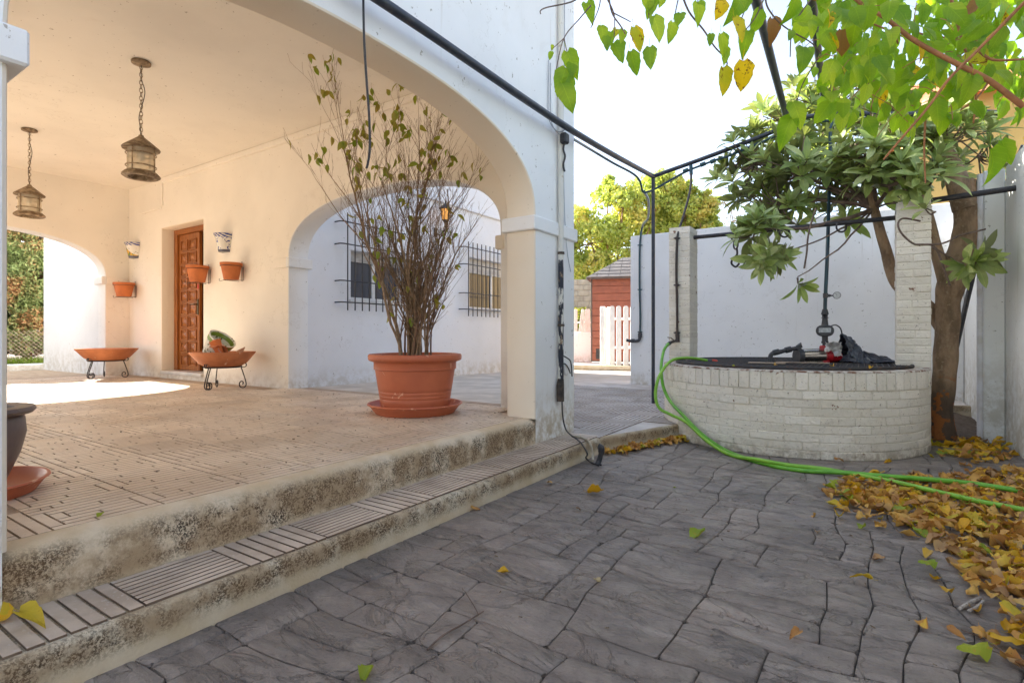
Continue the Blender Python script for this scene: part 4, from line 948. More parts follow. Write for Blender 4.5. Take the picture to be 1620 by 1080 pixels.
def shard(loc, rot, r, h, a0, a1, mat, label, name='pot_shard'):
    m = MB(); n = 14; rr_ = random.Random(h); vs = []
    prof = [(r*.6, 0), (r*.75, h*.4), (r*.95, h*.85), (r, h)]
    for lay in (0, .010):
        for i, (q_, z) in enumerate(prof):
            for k in range(n+1):
                a = a0+(a1-a0)*k/n; j = rr_.uniform(-.35, .1)*h*.35 if i == 3 else 0
                vs.append(((q_-lay)*cos(a), (q_-lay)*sin(a), z+j))
    k = n+1; L = 4*k
    F = [(i*k+j, i*k+j+1, (i+1)*k+j+1, (i+1)*k+j) for i in range(3) for j in range(n)]; F += [tuple(L+q_ for q_ in f[::-1]) for f in F]
    F += [(3*k+j, 3*k+j+1, L+3*k+j+1, L+3*k+j) for j in range(n)]+[(j, j+1, L+j+1, L+j) for j in range(n)]+[(i*k, (i+1)*k, L+(i+1)*k, L+i*k) for i in range(3)]+[(i*k+n, (i+1)*k+n, L+(i+1)*k+n, L+i*k+n) for i in range(3)]
    m.add(vs, F); o = m.build(name, mat, None, 30); o.matrix_basis = M4.Translation(loc)@rot; return tag(o, label, 'pot shard', 'broken pieces piled in the clay bowl')
shard((bx+.02, by+.06, Z2+.46), M4.Rotation(R_(70), 4, 'Y')@M4.Rotation(R_(20), 4, 'X'), .15, .20, -1.4, 1.2, pm('pale_clay', (.50, .30, .21), (.4, .2, .13), 10, .7, .2), 'pale curved pot shard standing upright behind the other broken pieces')
shard((bx+.12, by-.04, Z2+.42), M4.Rotation(R_(-15), 4, 'Y'), .15, .15, 2.6, 5.6, m_terra_o, 'orange clay pot shard with a jagged top edge in the bowl')
shard((bx+.02, by-.14, Z2+.45), M4.Rotation(R_(105), 4, 'Y')@M4.Rotation(1.2, 4, 'Z'), .11, .17, 0, 2.6, m_terra, 'dull clay shard lying flat at the front of the bowl')

# dark pot at the near pier
PX_, PY_ = -2.94, .572
m_dark = pm('dark_glazed_clay', (.105, .078, .080), (.16, .115, .10), 6, .42, .3, 60, spots=((.4, .36, .33), 20, .66))
t = thing('urn', 'big dark glazed urn standing just behind the near pier', 'urn', (PX_, PY_, Z2))
m = MB(); z = Z2+.03; m.lathe([(0, z), (.12, z), (.145, z+.06), (.185, z+.17), (.205, z+.27), (.20, z+.34), (.19, z+.355), (.225, z+.362), (.238, z+.378), (.232, z+.395), (.19, z+.40), (.165, z+.39), (.16, z+.35), (0, z+.34)], 40, (PX_, PY_, 0)); m.v = [(PX_+(x_-PX_)*.91, PY_+(y_-PY_)*.91, Z2+.02+(z_-Z2-.03)*.82) for x_, y_, z_ in m.v]; m.build('urn_body', m_dark, t, 50)
def saucer(name, c, r, mat, label, h=.055):
    m = MB(); x, y = c; m.lathe([(0, Z2+.001), (r*.82, Z2+.001), (r*.93, Z2+h*.75), (r*.98, Z2+h*.95), (r, Z2+h), (r*.985, Z2+h*1.12), (r*.95, Z2+h*1.1), (r*.90, Z2+h*.7), (r*.80, Z2+.014), (0, Z2+.012)], 48, (x, y, 0))
    o = m.build(name, mat, None, 50); return tag(o, label, 'saucer')
saucer('saucer', (PX_, PY_), .262, m_plast, 'terracotta plastic saucer under the dark urn')

# big potted shrub
FX, FY = -3.10, 3.25
saucer('saucer', (FX, FY), .385, m_plast, 'wide terracotta plastic saucer under the potted shrub', .075)
fic = thing('potted_shrub', 'tall leggy shrub nearly bare of leaves in a big terracotta pot', 'plant', (FX, FY, Z2+.015))
m = MB(); z = Z2+.018
prof = [(0, z), (.262, z), (.270, z+.01)]
for k, q_ in enumerate(np.linspace(.02, .335, 12)):
    r = .270+(.322-.270)*q_/.335; prof.append((r, z+q_))
    if k in (0, 3, 4, 5): prof += [(r-.0014, z+q_+.003), (r+.0002, z+q_+.006)]
prof += [(.332, z+.34), (.333, z+.395), (.338, z+.40), (.366, z+.408), (.376, z+.418), (.378, z+.448), (.370, z+.46), (.352, z+.462), (.345, z+.45), (.335, z+.40), (.33, z+.39)]
m.lathe(prof, 56, (FX, FY, 0)); m.build('pot', m_plast, fic, 50)
m = MB(); m.disc(.335, z+.40, 40, (FX, FY)); m.build('soil', m_soil, fic, 0)
m_bark = pm('ficus_bark', (.19, .115, .06), (.30, .20, .12), 30, .8, .5, 110, bd=.004)
m_twig = pm('brown_twig', (.15, .08, .045), (.22, .13, .075), 20, .8, .2)
rf = random.Random(21); tips = []
def shoot(mb_, p, d, L, r, depth, up=.25, depth0=False):
    n = max(3, int(L/.07)); pts = [p]; dd = V(d).normalized(); q_ = V(p); out_ = V((dd.x, dd.y, 0)); dd = (dd-out_*.72).normalized() if depth0 else dd
    for k in range(n):
        dd = (dd+V((rf.uniform(-1, 1), rf.uniform(-1, 1), rf.uniform(-.6, .9)))*.13+V((0, 0, up*.10))+(out_*(.30/n*3.2) if depth0 and k > n*.12 else V((0, 0, 0)))).normalized(); q_ = q_+dd*(L/n); pts.append(q_.copy())
    rad = [max(.0010, r*(1-.80*k/n)) for k in range(n+1)]
    mb_.tube(pts, rad, 6 if r > .006 else 4 if r > .003 else 3, cap=False)
    if depth > 0:
        nb_ = int(L*(12 if depth > 1 else 13))
        for _ in range(nb_):
            k = rf.randrange(max(1, n//5), n+1); a = rf.uniform(0, 2*pi)
            side = V((cos(a), sin(a), rf.uniform(.2, 1.1))).normalized(); nd_ = ((pts[min(k, n)]-pts[k-1]).normalized()*1.0+side*.8).normalized()
            shoot(mb_, pts[k], nd_, L*rf.uniform(.18, .42), rad[k]*.55, depth-1, up)
    if depth <= 1: tips.append((pts[-1], dd.copy(), depth)); tips.append((pts[n//2], dd.copy(), depth))
ztop = z+.40
stems = [(-.62, -.1, 2.15, .022), (-.35, .1, 2.2, .024), (-.10, -.2, 1.85, .024), (.05, .2, 1.75, .020), (.20, -.1, 1.6, .020), (.38, .15, 1.65, .016), (.55, -.2, 1.4, .013), (-.8, .3, 1.3, .010), (.75, .1, 1.35, .010), (-.45, -.4, 1.75, .016),
         (-.2, .35, 1.9, .016), (.3, -.4, 1.55, .013), (0, 0, 1.6, .018), (-.28, -.15, 1.35, .013), (.14, .3, 1.6, .012), (-.55, .3, 1.55, .012), (.45, .35, 1.45, .011), (.2, .1, 1.7, .016), (-.02, -.35, 1.3, .012), (.66, -.3, 1.1, .009), (-.12, .05, 1.7, .019), (.10, -.25, 1.55, .015)]
for (sx_, sy_, L, r) in stems:
    m = MB(); a = atan2(sy_, sx_); b = V((FX, FY, ztop))+V((cT, sT, 0))*sx_*.17+V((-sT, cT, 0))*sy_*.22
    lean = V((cT, sT, 0))*sx_*.32+V((-sT, cT, 0))*sy_*.30+V((0, 0, 1))
    shoot(m, b-V((0, 0, .05)), lean, L*.87, r*.80, 3 if r > .012 else 2, .25, True)
    m.build('stem', m_bark if r > .012 else m_twig, fic, 180)
print('ficus tips', len(tips))

# ---------------------------------------------------------------- leaves
def leaf_geo(L, Wd, kind, curl=0., fold=.2, roll=0., rows=6, cols=4, seed=0, wav=0.):
    r = random.Random(seed); vs = []; uv = []
    for i in range(rows+1):
        t = i/rows
        if kind == 'heart': w_ = float(np.interp(t, [0, .06, .16, .3, .45, .6, .75, .88, 1], [.34, .72, .93, 1, .94, .80, .57, .30, .02]))
        elif kind == 'lance': w_ = max(.03, sin(pi*t**.95)**.8*(.75+.4*t))
        else: w_ = max(.02, sin(pi*t**.8)**.9)
        for j in range(cols+1):
            u = j/cols*2-1; ser = 1
            if abs(u) == 1 and kind == 'heart': ser = (.93 if i % 2 else 1.05)*r.uniform(.96, 1.04)
            x = u*Wd/2*w_*ser; y = L*t
            if kind == 'heart': y -= L*.09*abs(u)**1.2*max(0, 1-t*2.5); y += (L*.02 if (i % 2 and abs(u) == 1) else 0)
            z = fold*abs(x)-curl*L*t*t+roll*(x*x)/Wd*4+wav*L*sin(t*9+u*3+seed)*.5
            vs.append(V((x, y, z))); uv.append((u*.5*w_, t))
    k = cols+1; F = [(i*k+j, i*k+j+1, (i+1)*k+j+1, (i+1)*k+j) for i in range(rows) for j in range(cols)]
    if kind == 'heart':                      # leaf stalk
        b = len(vs); q = L*.010
        for (yy, zz) in ((L*.05, 0), (-L*.16, L*.02), (-L*.36, L*.10)):
            for a in (0, 2.1, 4.2): vs.append(V((q*cos(a), yy, zz+q*sin(a)))); uv.append((0, 0))
        F += [(b+3*i+j, b+3*i+(j+1) % 3, b+3*i+3+(j+1) % 3, b+3*i+3+j) for i in (0, 1) for j in range(3)]
    return vs, F, uv
def leaf_mat(name, cols, trans=.45, rough=.45, vein=(1.25, 1.2, .9), nv=7, spot=None, tc=None, spec=.4, backc=None, vs=.07):
    t = NT(name); rnd_ = t.rand(); n = t.math('FRACT', t.math('ADD', rnd_, t.math('MULTIPLY', t.noise(3.1, 2), 2.0)))
    cr = t.n.new('ShaderNodeValToRGB'); t.l.new(n, cr.inputs[0]); e = cr.color_ramp.elements
    while len(e) < len(cols): e.new(.5)
    for i, c_ in enumerate(cols): e[i].position = (i+.5)/len(cols); e[i].color = (*c_, 1)
    col = cr.outputs[0]
    if spot: col = t.mix(t.ramp(t.noise(38, 4, .65), spot[1], spot[1]+.1), col, spot[0])
    uvn = t.xyz(t.uv()); au = t.math('ABSOLUTE', uvn[0]); v = t.math('SUBTRACT', uvn[1], t.math('MULTIPLY', au, .55))
    fr = t.math('ABSOLUTE', t.math('SUBTRACT', t.math('FRACT', t.math('MULTIPLY', v, nv)), .5)); vm = t.math('ADD', t.ramp(fr, vs, vs*.3, 0, .55), t.ramp(au, .022, .008, 0, .9))
    vm = t.math('MINIMUM', vm, 1.0)
    col = t.mix(vm, col, t.mix(1.0, col, vein, 'MULTIPLY'))
    if backc:
        t.P(); col = t.mix(t.pos.outputs['Backfacing'], col, backc)
    t.bump(vm, .5, .003); t.fin(col, rough, 0, spec)
    if trans:
        tr = t.n.new('ShaderNodeBsdfTranslucent'); t.l.new(t.mix(1.0, col, tc or (1.5, 1.35, .5), 'MULTIPLY'), tr.inputs[0])
        mxs = t.n.new('ShaderNodeMixShader'); mxs.inputs[0].default_value = trans
        t.l.new(t.b.outputs[0], mxs.inputs[1]); t.l.new(tr.outputs[0], mxs.inputs[2]); t.l.new(mxs.outputs[0], t.out.inputs[0])
    return t.m
m_fleaf = leaf_mat('shrub_leaf', [(.24, .32, .05), (.34, .28, .07), (.17, .30, .03), (.30, .30, .07)], .45)
fl = []
for k in range(4):
    v_, f_, u_ = leaf_geo(.070, .036, 'oval', .35, .35, rows=4, cols=2, seed=k); fl.append(MB().add(v_, f_, 0, u_).mesh('shrub_leaf', m_fleaf, 180))
def leaf_mx(p, tipdir, nrm, sc=1.0):
    y = V(tipdir).normalized(); z = V(nrm); z = (z-y*z.dot(y)); z = z.normalized() if z.length > 1e-4 else y.orthogonal().normalized(); x = y.cross(z)
    return M4(((x.x*sc, y.x*sc, z.x*sc, p[0]), (x.y*sc, y.y*sc, z.y*sc, p[1]), (x.z*sc, y.z*sc, z.z*sc, p[2]), (0, 0, 0, 1)))
rf.shuffle(tips); nl = 0
for (p_, d_, dep) in tips:
    q_ = proj(p_); wgt = .85 if (q_[1] < 260 and q_[0] < 640) else .45 if q_[1] < 280 else .16 if q_[0] < 600 else .07
    if rf.random() > wgt or nl > 295: continue
    for _ in range(1 if rf.random() < .6 else 2):
        td = V((rf.uniform(-.7, .7), rf.uniform(-.7, .7), rf.uniform(-1.4, -.2)))
        link('leaf', rf.choice(fl), fic, mx=leaf_mx(p_, td, (rf.uniform(-1, 1), rf.uniform(-1, 1), rf.uniform(0, 1)), rf.uniform(.75, 1.25))); nl += 1

# cable and pipe work on the corner
m = MB(); X0 = XF+.052
m.tube(spline([Px(574, -40, X0+.01), Px(576, 60, X0+.01), Px(580, 130, X0), Px(584, 185, X0), Px(585, 235, X0), Px(582, 258, X0), Px(580, 266, X0)], 6), .006, 6)
tag(m.build('hanging_cable', m_iron), 'loose black cable dangling in front of the big arch', 'cable')
m_dp = NT('flaking_white_over_black'); _t = m_dp; _z = _t.xyz()[2]
_k = _t.math('MULTIPLY', _t.ramp(_t.noise(26, 6, .6, _t.scale((1, 1, .3))), .47, .51), _t.ramp(_z, 1.55, 1.56, 1, 0)); _k2 = _t.ramp(_z, .62, .50)
_c = _t.mix(_k, (.66, .64, .58), (.02, .022, .035)); _c = _t.mix(_t.ramp(_t.noise(14, 5), .62, .70, 0, .6), _c, (.40, .28, .16)); m_dp = _t.fin(_c, .6)
yq = Px(887, 400, XF+.03).y
dp = thing('drainpipe', 'peeling white drainpipe down the corner of the house facade', 'pipe', (XF+.03, yq, .4))
m = MB(); m.tube([(XF+.032, yq, Px(887, 612, XF).z), (XF+.032, yq, TOP+.05)], .022, 12); m.build('pipe', m_dp, dp, 60)
zs = Px(884, 635, XF+.03).z; m = MB(); m.tube([(XF+.034, yq-.012, zs), (XF+.034, yq-.012, zs+.13), (XF+.034, yq-.005, zs+.18)], [.030, .030, .024], 12)
for zc in (1.02, 1.60): m.tube([(XF+.034, yq, zc), (XF+.034, yq, zc+.02)], .027, 12)
m.build('shoe', pm('black_old_pipe', (.02, .018, .018), (.10, .07, .05), 18, .8, .5, 60), dp, 40)
m = MB(); xx = XF+.012
m.tube(spline([Px(893, -30, xx), Px(893, 120, xx), Px(891, 200, xx), Px(893, 330, xx), Px(897, 395, xx), Px(903, 430, xx-.0)], 5), .0035, 5)
m.tube(spline([Px(868, 95, xx), Px(867, 160, xx), Px(869, 190, xx), Px(880, 207, xx+.03), Px(890, 208, xx+.05), Px(896, 200, xx+.08)], 6), .004, 5)
m.tube(spline([Px(871, 100, xx), Px(871, 165, xx), Px(873, 195, xx), Px(884, 212, xx+.03), Px(893, 210, xx+.05)], 6), .004, 5)
tag(m.build('wall_wire', pm('grey_wire', (.40, .41, .44), None, 5, .5, 0)), 'thin pale wires clipped down the facade near the drainpipe', 'wire')
m = MB(); jc = Px(893, 218, XF+.07); m.cbox(jc.x-.03, jc.y-.035, jc.z-.05, jc.x+.03, jc.y+.035, jc.z+.035, .012)
m.tube(spline([jc+V((0, 0, -.04)), jc+V((-.01, .0, -.09)), jc+V((.005, 0, -.15)), jc+V((-.01, 0, -.21)), jc+V((0, 0, -.27))], 4), .008, 6); tag(m.build('junction_clamp', m_iron), 'black taped clamp where the pergola tube meets the house corner', 'clamp')
m = MB(); m.tube(spline([Px(889, 625, XF+.03), Px(890, 655, XF+.05), Px(894, 676, XF+.06), Px(901, 686, XF+.12)]+[Pz(918, 699, Z1+.012), Pz(925, 712, Z1+.0)+V((.02, 0, -.02)), Pz(927, 724, .03), Pz(938, 733, .012), Pz(952, 735, .012)], 6), .006, 6)
m.tube(spline([Px(889, 562, XF+.03), Px(897, 566, XF+.05), Px(903, 573, XF+.06), Px(905, 595, XF+.05)], 5), .0055, 6); m.tube(spline([Px(888, 578, XF+.03), Px(893, 575, XF+.05), Px(899, 582, XF+.06), Px(902, 590, XF+.05)], 5), .0055, 6)
tag(m.build('loose_cable', m_iron), 'black cable trailing from the house corner over the step to the ground', 'cable')
m = MB(); c0 = Px(893, 584, XF+.02); m.lathe([(.0, 0), (.05, 0), (.05, .03), (.0, .035)], 14, (0, 0, 0), mx=M4.Translation(c0)@M4.Rotation(R_(90), 4, 'Y')); tag(m.build('outlet_cover', m_white, None, 40), 'small round white outlet cover low on the house corner', 'cover')
m = MB(); q_ = Pz(944, 722, 0.02); m.tube(spline([Pz(947, 706, .15), Pz(951, 708, .14), Pz(951, 716, .10), Pz(948, 728, .04), Pz(944, 735, .01)], 4), [.022]*4+[.024]*4+[.019]*9, 10); tag(m.build('pipe_stub', m_dkpl, None, 40), 'bent black pipe stub sticking out at the end of the step', 'pipe')
m = MB(); m.tube(spline([Pz(905, 690, Z1+.01), Pz(922, 692, Z1+.012), Pz(933, 700, Z1), Pz(937, 715, .06), Pz(938, 728, .02)], 5), .010, 8); tag(m.build('conduit', pm('cream_conduit', (.50, .45, .36), (.35, .3, .22), 20, .7, .3), None, 40), 'old cream conduit bent over the end of the step', 'pipe')
# ---------------------------------------------------------------- tree beside the well
m_trunk = NT('brown_tree_bark'); _t = m_trunk; _z = _t.xyz()[2]
_c = _t.mix(_t.ramp(_t.noise(9, 6, .6, _t.scale((1, 1, .5))), .35, .65), (.42, .28, .17), (.22, .145, .085))
_c = _t.mix(_t.ramp(_t.noise(34, 5, .6), .56, .66, 0, .7), _c, (.40, .30, .19))
_k = _t.math('MULTIPLY', _t.ramp(_z, .62, .50), _t.ramp(_t.noise(6.5, 4, .6), .50, .53))
_c = _t.mix(_t.ramp(_z, .62, .35, 0, .8), _c, (.075, .05, .035)); _c = _t.mix(_k, _c, (.36, .125, .03))
_t.bump(_t.math('ADD', _t.noise(26, 6, .65, _t.scale((1, 1, .45))), _t.noise(7, 4, .6, _t.scale((1, 1, .3)))), 1.0, .03); m_trunk = _t.fin(_c, .9)
m_wound = pm('torn_wood', (.46, .30, .19), (.30, .17, .09), 20, .85, .6, 50, bd=.01)
m_tw2 = pm('grey_brown_twig', (.20, .14, .11), (.12, .08, .06), 20, .8, .3)
tree = thing('loquat_tree', 'evergreen tree with long leathery leaves growing beside the well', 'tree', (.56, 6.12, 0))
TD = 4.85
def jt(pts, amp=.012):
    return [p_+NZ.noise_vector(p_*4)*amp for p_ in pts]
m = MB()
main = spline([Pd(1490, 708, TD), Pd(1489, 660, TD), Pd(1492, 600, TD), Pd(1496, 540, TD), Pd(1500, 480, TD), Pd(1506, 440, TD), Pd(1520, 395, TD), Pd(1529, 350, TD), Pd(1531, 310, TD+.02)], 6)
n = len(main); rad = [.098+.05*max(0, 1-i/5)-.004*sin(i*1.1) for i in range(n)]
rad = [r*(1.0+.22*max(0, 1-abs(i-n*.62)/8)) for i, r in enumerate(rad)]
m.tube(jt(main), [max(.085, r*.92) for r in rad], 16)
m.tube(jt(spline([Pd(1500, 470, TD), Pd(1488, 420, TD+.02), Pd(1476, 370, TD+.05), Pd(1462, 320, TD+.1), Pd(1450, 270, TD+.1)], 6)), [.062-.0012*i for i in range(25)], 10)
m.tube(jt(spline([Pd(1493, 520, TD+.05), Pd(1462, 480, TD+.15), Pd(1425, 455, TD+.25), Pd(1408, 425, TD+.3), Pd(1398, 385, TD+.3), Pd(1388, 345, TD+.3), Pd(1376, 300, TD+.3)], 6)), [.07-.001*i for i in range(37)], 10)
m.tube(jt(spline([Pd(1528, 330, TD), Pd(1512, 280, TD+.05), Pd(1497, 245, TD+.1), Pd(1478, 205, TD+.15), Pd(1470, 160, TD+.3)], 6)), [.095-.0016*i for i in range(25)], 12)
m.build('trunk', m_trunk, tree, 60)
m = MB(); m.tube(jt(spline([Pd(1533, 395, TD-.02), Pd(1539, 350, TD-.03), Pd(1540, 310, TD-.02), Pd(1537, 283, TD)], 4), .02), [.06, .062, .06, .058, .055, .055, .05, .05, .048, .046, .045, .04, .015], 9); m.build('broken_limb', m_wound, tree, 30)
m_loq = leaf_mat('loquat_leaf', [(.34, .42, .16), (.22, .31, .10), (.42, .49, .21), (.29, .38, .13), (.52, .57, .30)], .4, .36, (1.45, 1.4, 1.2), 11, None, (1.3, 1.4, .5), .55, (.20, .22, .12), .09)
lq = []
for k in range(5):
    v_, f_, u_ = leaf_geo(.245, .082, 'lance', [.22, .10, .32, .16, .42][k], .28, rows=6, cols=2, seed=k, wav=.012); lq.append((v_, f_, u_))
lqm = [MB().add(v_, f_, 0, u_).mesh('loquat_leaf', m_loq, 180) for v_, f_, u_ in lq]
lobes = [(1195, 258, 66, 5.35, 13), (1245, 190, 66, 5.5, 14), (1325, 165, 66, 5.3, 14), (1375, 245, 66, 4.95, 14), (1300, 275, 66, 5.1, 14), (1235, 325, 58, 5.15, 12), (1195, 365, 30, 5.1, 6), (1212, 408, 24, 5.05, 4),
         (1430, 285, 50, 4.7, 10), (1425, 225, 50, 4.9, 9), (1500, 225, 50, 4.75, 9), (1548, 245, 38, 5.1, 5), (1335, 322, 34, 4.85, 6), (1262, 440, 8, 5.0, 1), (1480, 335, 18, 4.5, 1), (1540, 412, 12, 4.4, 2), (1400, 165, 46, 5.5, 6), (1290, 150, 40, 5.8, 6), (1265, 262, 55, 4.9, 8), (1160, 262, 22, 5.5, 3), (1320, 240, 60, 5.9, 12), (1400, 300, 40, 5.7, 9), (1480, 280, 40, 5.6, 8), (1205, 320, 40, 5.6, 7)]
rl = random.Random(3); ros = []; br = MB()
hub = Pd(1470, 215, TD+.2); hub2 = Pd(1385, 330, TD+.3); hub3 = Pd(1500, 430, TD)
for (px, py, rp, D, n) in lobes:
    if px < 1345 and py < 345: D += .62
    c = Pd(px, py, D); R = rp/FP*D
    hb = min((hub, hub2, hub3), key=lambda h: (h-c).length); mid = hb.lerp(c, .5)+V((0, 0, .06-.12*(py > 350)))
    cpts = spline([hb, mid, c], 6); r0 = .022 if n > 5 else .011; br.tube(jt(cpts, .02), [r0*(1-.6*i/12) for i in range(13)], 7)
    for k in range(int(n*1.6)+(n > 1)):
        d = V((rl.gauss(0, 1), rl.gauss(0, 1), rl.gauss(0, 1))); d = d.normalized()*R*rl.uniform(.35, 1.05); p_ = c+d
        ax = (d.normalized()*.8+V((0, 0, .75))+V((cT*0-(-sT), -cT, 0))*.25).normalized()
        if py > 395: ax = (ax+V((0, 0, -.9))).normalized()
        ros.append((p_, ax)); br.tube(jt(spline([c, c+d*.5+V((0, 0, -.03)), p_], 4), .008), [.010, .009, .008, .008, .007, .006, .006, .005, .005], 5, cap=False)
for pts in ([(1502, 452), (1480, 392), (1448, 388), (1428, 372), (1420, 355), (1428, 345), (1455, 350)], [(1475, 392), (1500, 405), (1520, 420), (1540, 420)], [(1448, 388), (1490, 385), (1520, 372), (1558, 363)], [(1290, 330), (1278, 372), (1276, 400), (1272, 425)]):
    br.tube(jt(spline([Pd(x, y, TD-.35 if x > 1350 else 5.0) for x, y in pts], 5), .01), .008, 6)
br.build('branch', m_tw2, tree, 60)
lv = []
for (p_, ax) in ros:
    nlv = rl.randint(8, 12); o1 = ax.orthogonal().normalized(); o2 = ax.cross(o1); ph = rl.uniform(0, 6)
    for i in range(nlv):
        a = ph+i*2.4; pol = R_(rl.uniform(14, 36)+i*4.8); s_ = rl.uniform(.62, 1.12)*(.65+.4*i/nlv)
        d = ax*cos(pol)+(o1*cos(a)+o2*sin(a))*sin(pol); lv.append((p_+d*.012, d, ax+V((rl.uniform(-.2, .2), rl.uniform(-.2, .2), .2)), s_, rl.randrange(5)))
lv.sort(key=lambda q_: -q_[3]/max(.5, proj(q_[0])[2]))
rest = MB()
for i, (p_, d, nn_, s_, k) in enumerate(lv):
    mx = leaf_mx(p_, d, nn_, s_)
    if i < 290: link('leaf', lqm[k], tree, mx=mx)
    else: rest.add([mx@v_ for v_ in lq[k][0]], lq[k][1], 0, lq[k][2])
tag(rest.build('foliage', m_loq, tree, 180), kind='stuff'); print('loquat leaves', len(lv))

# ---------------------------------------------------------------- mulberry overhead
mul = thing('mulberry_tree', 'mulberry tree reaching over the courtyard with bright green serrated leaves', 'tree', (.72, -.45, 0))
m_obark = pm('orange_brown_bark', (.46, .20, .08), (.32, .14, .06), 22, .75, .3, 80)
m_mul = leaf_mat('mulberry_leaf', [(.24, .40, .03), (.16, .31, .025), (.33, .50, .04), (.20, .37, .025), (.40, .54, .05)], .55, .40, (1.35, 1.25, 1.1), 7, None, (1.5, 1.45, .35), .4)
m_mul_y = leaf_mat('yellowing_leaf', [(.80, .58, .012), (.85, .62, .02), (.50, .52, .03)], .5, .5, (1.1, 1.1, .9), 7, ((.20, .075, .012), .56), (1.4, 1.2, .5))
m_mul_b = leaf_mat('withered_leaf', [(.26, .12, .04), (.34, .17, .06)], .3, .7, (1.1, 1.1, .9), 7, None)
ml = []; mg = []
for k in range(5):
    v_, f_, u_ = leaf_geo(.10, [.066, .074, .060, .078, .068][k], 'heart', [.2, .42, .1, .30, .6][k], [.25, .10, .45, .2, .55][k], rows=8, cols=4, seed=k, wav=[.02, .035, .015, .03, .045][k]); mg.append((v_, f_, u_))
ml = [MB().add(v_, f_, 0, u_).mesh('mulberry_leaf', m_mul, 180) for v_, f_, u_ in mg]
myl = [MB().add(v_, f_, 0, u_).mesh('yellow_leaf', m_mul_y, 180) for v_, f_, u_ in mg]; mbl = [MB().add(v_, f_, 0, u_).mesh('withered_leaf', m_mul_b, 180) for v_, f_, u_ in mg]
m = MB(); m.tube(jt(spline([(.72, -.45, -.02), (.70, -.42, 1.0), (.74, -.40, 1.9), (.68, -.2, 2.6), (.62, .3, 3.1)], 8), .02), [.13-.002*i for i in range(33)], 14); m.build('trunk', m_trunk, mul, 60)
def bough(P_, rr__, kind, seg=7):
    MB().tube(P_, rr__, seg).build('branch' if kind else 'twig', m_obark if kind else m_tw2, mul, 60)
A = V((.64, .2, 3.0))
bl = [([(1620, 168, 1.9), (1564, 127, 1.92), (1507, 98, 1.95), (1442, 61, 1.98), (1400, 28, 2.0), (1353, -2, 2.05), (1300, -60, 2.1)], .0105, 1),
      ([(1640, -10, 1.7), (1620, 5, 1.72), (1545, 80, 1.78), (1503, 122, 1.8), (1465, 173, 1.82), (1430, 215, 1.85), (1399, 253, 1.9)], .006, 1),
      ([(1273, -6, 2.4), (1330, 15, 2.4), (1376, 35, 2.45), (1437, 61, 2.45)], .006, 1), ([(1545, 80, 2.05), (1570, 96, 2.0), (1620, 95, 1.9)], .006, 1), ([(1503, -10, 2.2), (1520, 60, 2.2), (1545, 130, 2.2), (1541, 195, 2.2)], .006, 1),
      ([(1465, 173, 2.3), (1462, 230, 2.3), (1463, 290, 2.3)], .005, 1), ([(1564, 127, 2.35), (1545, 155, 2.3), (1520, 175, 2.3)], .005, 1), ([(1380, -20, 2.3), (1405, 20, 2.3), (1420, 70, 2.35)], .006, 1),
      ([(1350, -20, 2.7), (1420, 40, 2.7), (1500, 60, 2.7), (1580, 50, 2.6)], .006, 1),
      ([(1078, -10, 2.4), (1090, 20, 2.4), (1113, 48, 2.4), (1130, 75, 2.4), (1150, 98, 2.4), (1146, 120, 2.4)], .0045, 0), ([(1209, -10, 2.3), (1215, 14, 2.3), (1240, 42, 2.3), (1282, 66, 2.35), (1300, 85, 2.4)], .004, 0),
      ([(1207, 0, 2.3), (1195, 30, 2.3), (1175, 56, 2.3)], .0035, 0), ([(1190, -10, 2.4), (1170, 45, 2.4), (1176, 100, 2.4)], .003, 0), ([(960, -20, 2.3), (968, 20, 2.3), (982, 42, 2.3), (990, 55, 2.3)], .004, 0), ([(968, 20, 2.3), (998, 36, 2.3)], .003, 0),
      ([(950, -20, 2.3), (948, 10, 2.3), (935, 45, 2.3)], .003, 0), ([(961, 0, 2.3), (972, 25, 2.3), (972, 60, 2.3)], .003, 0), ([(1036, -20, 2.4), (1026, 10, 2.4), (1026, 30, 2.4)], .003, 0), ([(1075, -10, 2.4), (1068, 20, 2.4), (1066, 30, 2.4)], .003, 0),
      ([(930, -30, 2.2), (911, 0, 2.2), (861, 15, 2.15), (856, 24, 2.15)], .0035, 0), ([(935, 8, 2.2), (917, 30, 2.2), (893, 62, 2.2), (880, 110, 2.2)], .003, 0), ([(893, 62, 2.2), (897, 82, 2.2)], .0025, 0), ([(893, 62, 2.2), (882, 72, 2.2), (875, 78, 2.2)], .002, 0),
      ([(1104, -10, 2.4), (1104, 10, 2.4)], .003, 0), ([(1300, 85, 2.4), (1270, 130, 2.4), (1256, 175, 2.4)], .003, 0), ([(1290, -10, 2.5), (1256, 40, 2.5), (1250, 90, 2.45)], .004, 0)]
for pts, r, kind in bl:
    P_ = spline([Pd(*q_) for q_ in pts], 6); bough(jt(P_, .006), [r*(1-.45*i/len(P_)) for i in range(len(P_))], kind)
